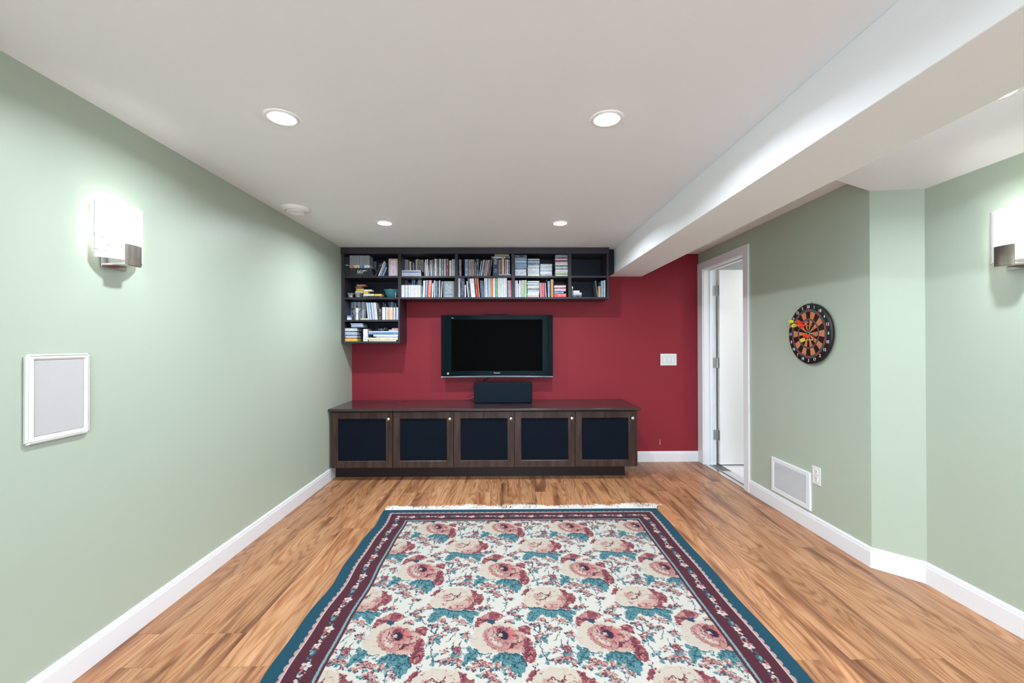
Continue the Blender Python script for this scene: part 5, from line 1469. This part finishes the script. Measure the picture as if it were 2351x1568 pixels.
 ('p','leaf',0,[(0.1188,0.1841),(0.1805,0.1858),(0.1963,0.1718),(0.2362,0.163),(0.2713,0.1733),(0.3118,0.1591),(0.3328,0.1534),(0.3369,0.1269),(0.3174,0.1298),(0.3176,0.0989),(0.3104,0.074),(0.2929,0.0867),(0.2731,0.1098),(0.2532,0.1361),(0.2442,0.1154),(0.2211,0.1004),(0.2148,0.1184),(0.1994,0.1135),(0.1907,0.1266),(0.1831,0.1346),(0.1651,0.1167),(0.1468,0.089),(0.1204,0.082),(0.1087,0.1099),(0.1203,0.1461),(0.138,0.1619),(0.1216,0.1703)]),
 ('l','vein',0.0082,[(0.122,0.1799),(0.1798,0.1776),(0.2357,0.159),(0.2705,0.1665),(0.3162,0.155)]),
 ('l','vein',0.0036,[(0.1243,0.0944),(0.1464,0.1352),(0.1739,0.1668)]),
 ('l','vein',0.0036,[(0.2184,0.1056),(0.2246,0.1498)]),
 ('l','vein',0.0036,[(0.1983,0.1187),(0.2004,0.1609)]),
 ('l','vein',0.0039,[(0.3067,0.0815),(0.2822,0.1277),(0.2656,0.1545)]),
 ('l','vein',0.0029,[(0.1317,0.1095),(0.1477,0.1042)]),
 ('l','vein',0.0029,[(0.1426,0.1274),(0.1625,0.1271)]),
 ('l','vein',0.0029,[(0.2929,0.1095),(0.3097,0.1118)]),
 ('l','vein',0.0029,[(0.2851,0.1251),(0.2797,0.1097)]),
 ('l','vein',0.0029,[(0.2351,0.1233),(0.2464,0.1494)]),
 ('l','vein',0.0029,[(0.3286,0.1481),(0.3136,0.1377)]),
 ('l','vein',0.0039,[(0.1639,0.439),(0.1684,0.418),(0.1893,0.367)]),
 ('p','leaf',0,[(0.1726,0.4249),(0.1921,0.428),(0.1869,0.4108)]),
 ('p','leaf',0,[(0.1468,0.408),(0.1648,0.4215),(0.1613,0.3976)]),
 ('p','leaf',0,[(0.1683,0.3607),(0.1844,0.377),(0.189,0.3637)]),
 ('l','vein',0.0039,[(0.3804,0.2722),(0.374,0.2455),(0.3702,0.2136)]),
 ('p','leaf',0,[(0.3636,0.2575),(0.3788,0.2632),(0.374,0.2455)]),
 ('p','leaf',0,[(0.3874,0.2512),(0.4027,0.2479),(0.4035,0.2333)]),
 ('l','vein',0.0039,[(0.1667,0.0738),(0.1627,0.0213)]),
 ('l','vein',0.0036,[(0.1316,0.0525),(0.1502,0.0215)]),
 ('l','vein',0.0032,[(0.1724,0.0447),(0.163,0.026)]),
 ('l','vein',0.0036,[(0.3019,0.0498),(0.317,0.0544),(0.3219,0.0352)]),
 ('p','leaf',0,[(0.1683,0.0738),(0.1836,0.0638),(0.177,0.0615)]),
 ('p','leaf',0,[(0.0544,0.1031),(0.0824,0.1103),(0.0952,0.0999),(0.0655,0.0903)]),
 ('p','leaf',0,[(0.3505,0.3096),(0.3668,0.3094),(0.3697,0.2938)]),
 ('l','vein',0.0039,[(0.12,0.3615),(0.1284,0.3451)]),
 ('p','leaf',0,[(0.2389,0.0702),(0.2585,0.0724),(0.2471,0.0579)]),
 ('l','vein',0.0036,[(0.0963,0.0874),(0.1116,0.0674)]),
]
RUG_SPRIGS = [
 (-0.155,0.0067),(-0.144,0.0134),(-0.1757,-0.0743),(-0.1688,-0.0959),(-0.1744,-0.1401),(-0.1537,-0.1547),
 (-0.0865,-0.1472),(-0.063,-0.1504),(-0.0768,-0.1671),(-0.0496,-0.1647),(-0.1118,-0.1748),(-0.0637,-0.2132),
 (-0.048,-0.2002),(-0.0311,-0.2137),(-0.0326,-0.2293),(-0.0077,-0.1597),(-0.0053,-0.1765),(0.0384,-0.2016),
 (0.0526,-0.2124),(0.0219,-0.1824),(0.1534,-0.0083),(0.1654,-0.0017),(0.1496,-0.0282),(0.1783,0.0985),
 (0.1871,0.0871),(0.1467,0.0655),(0.2202,0.032),(0.2023,0.043),(0.2371,0.0353),(0.1942,0.0081),
 (0.2586,0.0935),(0.2694,0.082),(0.2893,0.0031),(0.2937,-0.0139),(0.2661,-0.0781),(0.2713,-0.1028),
 (0.2375,-0.1436),(0.267,-0.1469),(0.2219,-0.1491),(0.2834,-0.1642),(0.0621,0.1712),(0.0987,0.1954),
 (0.0466,0.1473),(0.0762,0.1271),(-0.0958,0.1778),(-0.0606,0.1896),(0.0313,0.0858),(0.0459,0.0856),
 (-0.0121,-0.2399),(0.2158,-0.0897),(-0.0301,-0.2421),(0.0589,0.1713),(0.0708,0.1766),(0.1044,0.2066),
 (0.1052,0.1843),(0.0417,0.1527),(0.0516,0.1367),(0.0712,0.1233),(0.0298,0.0859),(0.1737,0.1012),
 (0.1862,0.0934),(0.1421,0.0669),(0.1531,0.0643),(0.2405,0.0976),(0.2558,0.0898),(0.2232,0.0439),
 (0.2053,0.0562),(0.2422,0.0436),(0.2824,0.0819),(0.3392,0.1723),(0.3478,0.1831),(0.379,0.1854),
 (0.3819,0.3123),(0.4122,0.3086),(0.4148,0.2838),(0.3654,0.3575),(0.3488,0.371),(0.3282,0.3451),
 (0.3964,0.3537),(0.4323,0.3564),(0.2611,0.4445),(0.2726,0.4267),(0.2401,0.3895),(0.2695,0.3823),
 (0.2134,0.3866),(0.0232,0.2512),(0.0374,0.2569),
]

# ================================================================ RUG
RX0, RX1, RY0, RY1 = -0.897, 1.103, 0.147, 3.147
RZ = 0.0085
RCOL = {'field': (232, 227, 216), 'cream': (224, 212, 194), 'blush': (218, 182, 168), 'rose': (198, 146, 138), 'coral': (212, 122, 120), 'dred': (146, 76, 86),
        'wine': (104, 48, 62), 'eye': (52, 42, 66), 'navy': (52, 82, 104), 'leaf': (104, 156, 162), 'vein': (40, 84, 98)}
def rug_colours():
    """weave the pattern: one floral repeat of 0.438 x 0.527 m, then the borders (all in metres)"""
    rg = np.random.RandomState(3)
    def smooth_noise(shape, cell, seed):
        r_ = np.random.RandomState(seed)
        gy, gx = shape[0] // cell + 3, shape[1] // cell + 3
        g = r_.rand(gy, gx)
        yy = np.arange(shape[0]) / cell; xx = np.arange(shape[1]) / cell
        y0 = yy.astype(int); x0 = xx.astype(int); fy = (yy - y0)[:, None]; fx = (xx - x0)[None, :]
        fy = fy * fy * (3 - 2 * fy); fx = fx * fx * (3 - 2 * fx)
        a = g[np.ix_(y0, x0)]; b = g[np.ix_(y0, x0 + 1)]; c_ = g[np.ix_(y0 + 1, x0)]; d = g[np.ix_(y0 + 1, x0 + 1)]
        return (a * (1 - fx) + b * fx) * (1 - fy) + (c_ * (1 - fx) + d * fx) * fy
    PX, PY = 0.438, 0.527
    nx, ny = 292, 352                                 # about 1.5 mm
    C = np.zeros((ny, nx, 3)); C[:] = np.array(RCOL['field'])
    gx = (np.arange(nx) + 0.5) / nx * PX; gy = (np.arange(ny) + 0.5) / ny * PY
    X, Y = np.meshgrid(gx, gy)
    X = X + (smooth_noise(X.shape, 5, 1) - 0.5) * 0.011 + (rg.rand(ny, nx) - 0.5) * 0.003
    Y = Y + (smooth_noise(X.shape, 5, 2) - 0.5) * 0.011 + (rg.rand(ny, nx) - 0.5) * 0.003
    speck = rg.rand(ny, nx)
    stripe = (np.arange(nx) % 4 < 2)[None, :] * 1.0
    TONE = {'dred': ((0.86, 1.22)), 'wine': (0.85, 1.3), 'rose': (0.9, 1.14), 'blush': (0.93, 1.08), 'cream': (0.965, 1.03), 'leaf': (0.86, 1.08), 'vein': (0.9, 1.25)}
    def paint(mask, colr):
        lo, hi = TONE.get(colr, (0.95, 1.05))
        k = lo + (hi - lo) * (0.55 * speck + (0.45 * stripe if colr in ('dred', 'wine') else 0.45 * np.roll(speck, 1, 0)))
        C[mask] = (np.array(RCOL[colr])[None, :] * k[mask][:, None])
    def inside(pts, X, Y):
        m = np.zeros(X.shape, bool); n = len(pts)
        for i in range(n):
            (x1, y1), (x2, y2) = pts[i], pts[(i + 1) % n]
            if y1 == y2: continue
            cnd = ((Y < y1) != (Y < y2)) & (X < (x2 - x1) * (Y - y1) / (y2 - y1) + x1)
            m ^= cnd
        return m
    def near(pts, r, X, Y):
        m = np.zeros(X.shape, bool)
        if len(pts) == 1: return (X - pts[0][0]) ** 2 + (Y - pts[0][1]) ** 2 < r * r
        for (x1, y1), (x2, y2) in zip(pts[:-1], pts[1:]):
            dx, dy = x2 - x1, y2 - y1; L2 = dx * dx + dy * dy + 1e-12
            t_ = np.clip(((X - x1) * dx + (Y - y1) * dy) / L2, 0, 1)
            m |= (X - x1 - t_ * dx) ** 2 + (Y - y1 - t_ * dy) ** 2 < r * r
        return m
    petal = np.abs(smooth_noise(X.shape, 13, 21) * 0.7 + smooth_noise(X.shape, 6, 22) * 0.3 - 0.5)
    petal2 = np.abs(smooth_noise(X.shape, 11, 23) - 0.5)
    frond = np.abs(smooth_noise(X.shape, 8, 24) * 0.7 + smooth_noise(X.shape, 4, 25) * 0.3 - 0.5)
    def stamp(kind, colr, r, pts):
        xs = [p[0] for p in pts]; ys = [p[1] for p in pts]; pad = 0.02 + r
        for i in range(math.floor((min(xs) - pad) / PX), math.floor((max(xs) + pad) / PX) + 1):
            for j in range(math.floor((min(ys) - pad) / PY), math.floor((max(ys) + pad) / PY) + 1):
                q = [(a - i * PX, b - j * PY) for a, b in pts]
                m = inside(q, X, Y) if kind == 'p' else near(q, r * (0.5 if kind == 'l' else 1.0), X, Y)
                paint(m, colr)
                if kind == 'p' and colr in ('rose', 'blush'):      # folded petal edges
                    paint(m & (petal < 0.022), 'dred'); paint(m & (petal2 < 0.02) & (petal > 0.03), 'blush' if colr == 'rose' else 'rose')
                elif kind == 'p' and colr == 'cream':
                    paint(m & (petal < 0.012), 'blush')
                elif kind == 'p' and colr == 'dred':
                    paint(m & (petal2 < 0.045), 'wine'); paint(m & (petal < 0.03), 'rose')
                elif kind == 'p' and colr == 'leaf':               # serrated leaf shading
                    paint(m & (frond < 0.045), 'vein')
    # sprigs first (they lie behind the big roses)
    rq = random.Random(8)
    for (sx, sy) in RUG_SPRIGS:
        for k in range(7):
            a = rq.uniform(0, 6.28); d = rq.uniform(0.003, 0.015)
            stamp('d', rq.choice(('rose', 'blush', 'rose', 'dred', 'dred')), rq.uniform(0.0036, 0.0066), [(sx + d * math.cos(a), sy + d * math.sin(a))])
        stamp('d', rq.choice(('wine', 'dred')), 0.0042, [(sx + rq.uniform(-.006, .006), sy + rq.uniform(-.006, .006))])
        stamp('d', 'blush', 0.0030, [(sx + rq.uniform(-.010, .010), sy + rq.uniform(-.008, .008))])
        for k in range(3):
            a = rq.uniform(3.0, 6.4); l = rq.uniform(0.015, 0.026)
            stamp('l', rq.choice(('vein', 'vein', 'leaf')), 0.0062, [(sx + 0.6 * l * math.cos(a), sy + 0.6 * l * math.sin(a)), (sx + l * math.cos(a), sy + l * math.sin(a))])
    for kind, colr, r, pts in sorted(RUG_MOTIF, key=lambda q: 0 if (q[1] in ('leaf', 'vein')) else 1):
        stamp(kind, colr, r, pts)
    return C, PX, PY

def build_rug():
    C, PX, PY = rug_colours()
    ny_t, nx_t = C.shape[:2]
    step = 0.0025
    xs = np.linspace(RX0, RX1, int(round((RX1 - RX0) / step)) + 1)
    ysf = np.linspace(RY1, 1.30, int(round((RY1 - 1.30) / step)) + 1)
    ysc = np.linspace(1.30, RY0, 60)[1:]
    ys = np.concatenate([ysf, ysc])
    X, Y = np.meshgrid(xs, ys)
    rg = np.random.RandomState(9)
    # field
    ox, oy = 0.411 - 0.438, 1.787
    iu = (np.mod((X - ox) / PX, 1.0) * nx_t).astype(int) % nx_t
    iv = (np.mod((Y - oy) / PY, 1.0) * ny_t).astype(int) % ny_t
    col = C[iv, iu].copy()
    # borders: distance from the edge and running length along it
    dl, dr, dt, db = X - RX0, RX1 - X, RY1 - Y, Y - RY0
    dist = np.minimum(np.minimum(dl, dr), np.minimum(dt, db))
    side = (np.minimum(dl, dr) < np.minimum(dt, db))
    along = np.where(side, np.where(dl < dr, Y + 10, -Y + 10), np.where(dt < db, X + 10, -X + 10))
    nz = (rg.rand(*X.shape) - 0.5)
    jit = nz * 0.002
    def setc(mask, rgb, amp=0.05):
        k = 1 + amp * 2 * nz[mask]
        col[mask] = np.array(rgb)[None, :] * k[:, None]
    setc(dist < 0.212, (94, 44, 58), 0.06)
    tl = (dist + jit > 0.1895) & (dist + jit < 0.1995); setc(tl, (136, 178, 180), 0.05)
    setc(dist < 0.0755, (208, 172, 166), 0.07)
    thin = (dist > 0.0725) & (dist < 0.0765); setc(thin, (224, 208, 200), 0.03)
    scal = 0.0585 + 0.0105 * (1 - np.abs(np.sin(np.pi * along / 0.040)) ** 0.7)
    setc(dist + jit < scal, (34, 86, 106), 0.07)
    # running sprays of small blossoms on the wine band
    per = 0.2085
    s = np.mod(along, per); tt = (dist - 0.1325) + 0.004 * np.sin(2 * np.pi * along / per)
    sj = s + nz * 0.0025; tj = tt + np.roll(nz, 3, 0) * 0.0025
    def blob(cs, ct, rs_, rt, rgb, ang=0.0):
        for sh in (-per, 0, per):
            ds, dt_ = sj - cs - sh, tj - ct
            u = ds * math.cos(ang) + dt_ * math.sin(ang); v = -ds * math.sin(ang) + dt_ * math.cos(ang)
            m = ((u / rs_) ** 2 + (v / rt) ** 2 < 1) & (dist < 0.186) & (dist > 0.078)
            setc(m, rgb, 0.05)
    W, PK, DK, TE, LT = (226, 216, 208), (206, 138, 140), (110, 60, 66), (58, 108, 120), (122, 172, 178)
    for cs, ct, rs_, rt, rgb, an in ((0.012, 0.004, 0.014, 0.006, TE, 0.6), (0.020, -0.002, 0.013, 0.006, LT, 0.4), (0.030, 0.008, 0.012, 0.004, TE, -0.5), (0.034, -0.010, 0.006, 0.004, LT, 0.3),
                                    (0.198, -0.006, 0.010, 0.005, TE, -0.6), (0.190, 0.006, 0.007, 0.003, LT, 0.2)):
        blob(cs, ct, rs_, rt, rgb, an)
    for k in range(5):                                 # five-petalled blossom
        a = 2 * math.pi * k / 5 + 0.3
        blob(0.160 + 0.0125 * math.cos(a), 0.0125 * math.sin(a), 0.0098, 0.0078, PK if k == 3 else W, a)
    blob(0.160, 0, 0.0045, 0.0045, DK); blob(0.160, 0.001, 0.0022, 0.0022, W)
    blob(0.134, -0.006, 0.0065, 0.0050, PK, 0.4); blob(0.139, 0.011, 0.004, 0.003, W)
    for cs, ct in ((0.054, 0.004), (0.061, -0.006), (0.066, 0.005)): blob(cs, ct, 0.0095, 0.0080, W)
    blob(0.050, -0.008, 0.009, 0.0058, PK, 0.6); blob(0.0605, 0.001, 0.0026, 0.0026, DK)
    for cs, ct, r_ in ((0.084, 0.003, 0.0062), (0.091, -0.004, 0.0055), (0.108, 0.000, 0.0060), (0.114, 0.006, 0.0052), (0.112, -0.006, 0.0046)): blob(cs, ct, r_, r_, W)
    blob(0.088, 0.000, 0.0022, 0.0022, DK); blob(0.111, 0.001, 0.0022, 0.0022, DK)
    blob(0.100, 0.009, 0.008, 0.0032, TE, -0.4); blob(0.122, -0.009, 0.008, 0.0032, LT, 0.5); blob(0.042, 0.013, 0.0048, 0.0042, PK); blob(0.126, 0.012, 0.0042, 0.0034, PK)
    # geometry: woven sheet with slightly uneven pile and a wavy edge
    wav = 0.006 * np.sin((Y - 2.0) * 9.0) + 0.004 * np.sin((Y - 1.7) * 17.0)
    Xw = X + wav * np.clip(1 - dl / 0.5, 0, 1) + 0.003 * np.sin((Y - 1.6) * 11) * np.clip(1 - dr / 0.4, 0, 1)
    Z = np.full(X.shape, RZ) + (rg.rand(*X.shape) - 0.5) * 0.0005
    Z = Z - 0.003 * np.clip(1 - dist / 0.006, 0, 1)
    ny, nx = X.shape
    verts = np.stack([Xw, Y, Z], -1).reshape(-1, 3)
    idx = np.arange(ny * nx).reshape(ny, nx)
    quads = np.stack([idx[:-1, :-1], idx[1:, :-1], idx[1:, 1:], idx[:-1, 1:]], -1).reshape(-1, 4)
    # hem down to the floor all round
    loop = np.concatenate([idx[0, :-1], idx[:-1, -1], idx[-1, :0:-1], idx[:0:-1, 0]])
    hv = verts[loop].copy(); hv[:, 2] = 0.0002
    base = len(verts); nl = len(loop); h = base + np.arange(nl)
    hq = np.stack([loop, np.roll(loop, -1), np.roll(h, -1), h], -1)
    allv = np.concatenate([verts, hv]); allq = np.concatenate([quads, hq])
    me = bpy.data.meshes.new('area_rug')
    me.vertices.add(len(allv)); me.vertices.foreach_set('co', allv.astype(np.float32).ravel())
    me.loops.add(len(allq) * 4); me.loops.foreach_set('vertex_index', allq.astype(np.int32).ravel())
    me.polygons.add(len(allq)); me.polygons.foreach_set('loop_start', np.arange(0, len(allq) * 4, 4, dtype=np.int32))
    me.update(calc_edges=True); me.validate()
    lin = np.clip(np.concatenate([col.reshape(-1, 3), col.reshape(-1, 3)[loop]]) / 255.0, 0, 1)
    lin = np.where(lin <= 0.04045, lin / 12.92, ((lin + 0.055) / 1.055) ** 2.4) * 0.485      # whole weave darkened evenly to hold exposure under the downlights
    at_ = me.color_attributes.new('weave', 'FLOAT_COLOR', 'POINT')
    at_.data.foreach_set('color', np.concatenate([lin, np.ones((len(lin), 1))], 1).astype(np.float32).ravel())
    m = bpy.data.materials.new('wool_weave'); m.use_nodes = True
    nt = m.node_tree; b = nt.nodes['Principled BSDF']
    ca = nt.nodes.new('ShaderNodeVertexColor'); ca.layer_name = 'weave'
    nt.links.new(ca.outputs['Color'], b.inputs['Base Color'])
    b.inputs['Roughness'].default_value = 0.95; b.inputs['Specular IOR Level'].default_value = 0.1
    b.inputs['Sheen Weight'].default_value = 0.05
    me.materials.append(m)
    o = bpy.data.objects.new('area_rug', me); add(o)
    tag(o, 'floral area rug with teal and wine borders and a white fringe', 'rug')
    # fringe
    bm = bmesh.new(); rr = random.Random(2); xx = RX0 + 0.002; ph = 0.0
    while xx < RX1 - 0.002:
        clump = 0.55 * math.sin(xx * 13.0) + 0.35 * math.sin(xx * 31.0 + 1.0)
        for k in range(3):
            L_ = 0.062 + 0.050 * abs(math.sin(xx * 7.0 + 0.8)) * abs(math.sin(xx * 2.9 + 2.0)) + rr.uniform(-0.012, 0.030)
            an = clump * 0.8 + rr.uniform(-0.35, 0.35)
            x0 = xx + rr.uniform(-0.002, 0.002); y0 = RY1 - 0.003
            p0 = (x0, y0, 0.0045); p1 = (x0 + 0.4 * L_ * math.sin(an), y0 + 0.4 * L_ * math.cos(an), 0.006 + rr.uniform(0, 0.011))
            a2 = an + rr.uniform(-0.5, 0.5)
            p2 = (p1[0] + 0.6 * L_ * math.sin(a2), p1[1] + 0.6 * L_ * math.cos(a2), 0.002)
            bm_tube(bm, [p0, p1, p2], 0.0010, 4)
        xx += 0.0058
    fr = to_obj(bm, 'fringe', mat('cotton_fringe', srgb(232, 230, 224), 0.9), o)
    fr['kind'] = 'stuff'
    bm = bmesh.new(); bm_box(bm, RX0, RX1, RY1 - 0.001, RY1 + 0.008, 0.0008, 0.0072, 0.002, 1)
    to_obj(bm, 'woven_end', bpy.data.materials['cotton_fringe'], o)
build_rug()
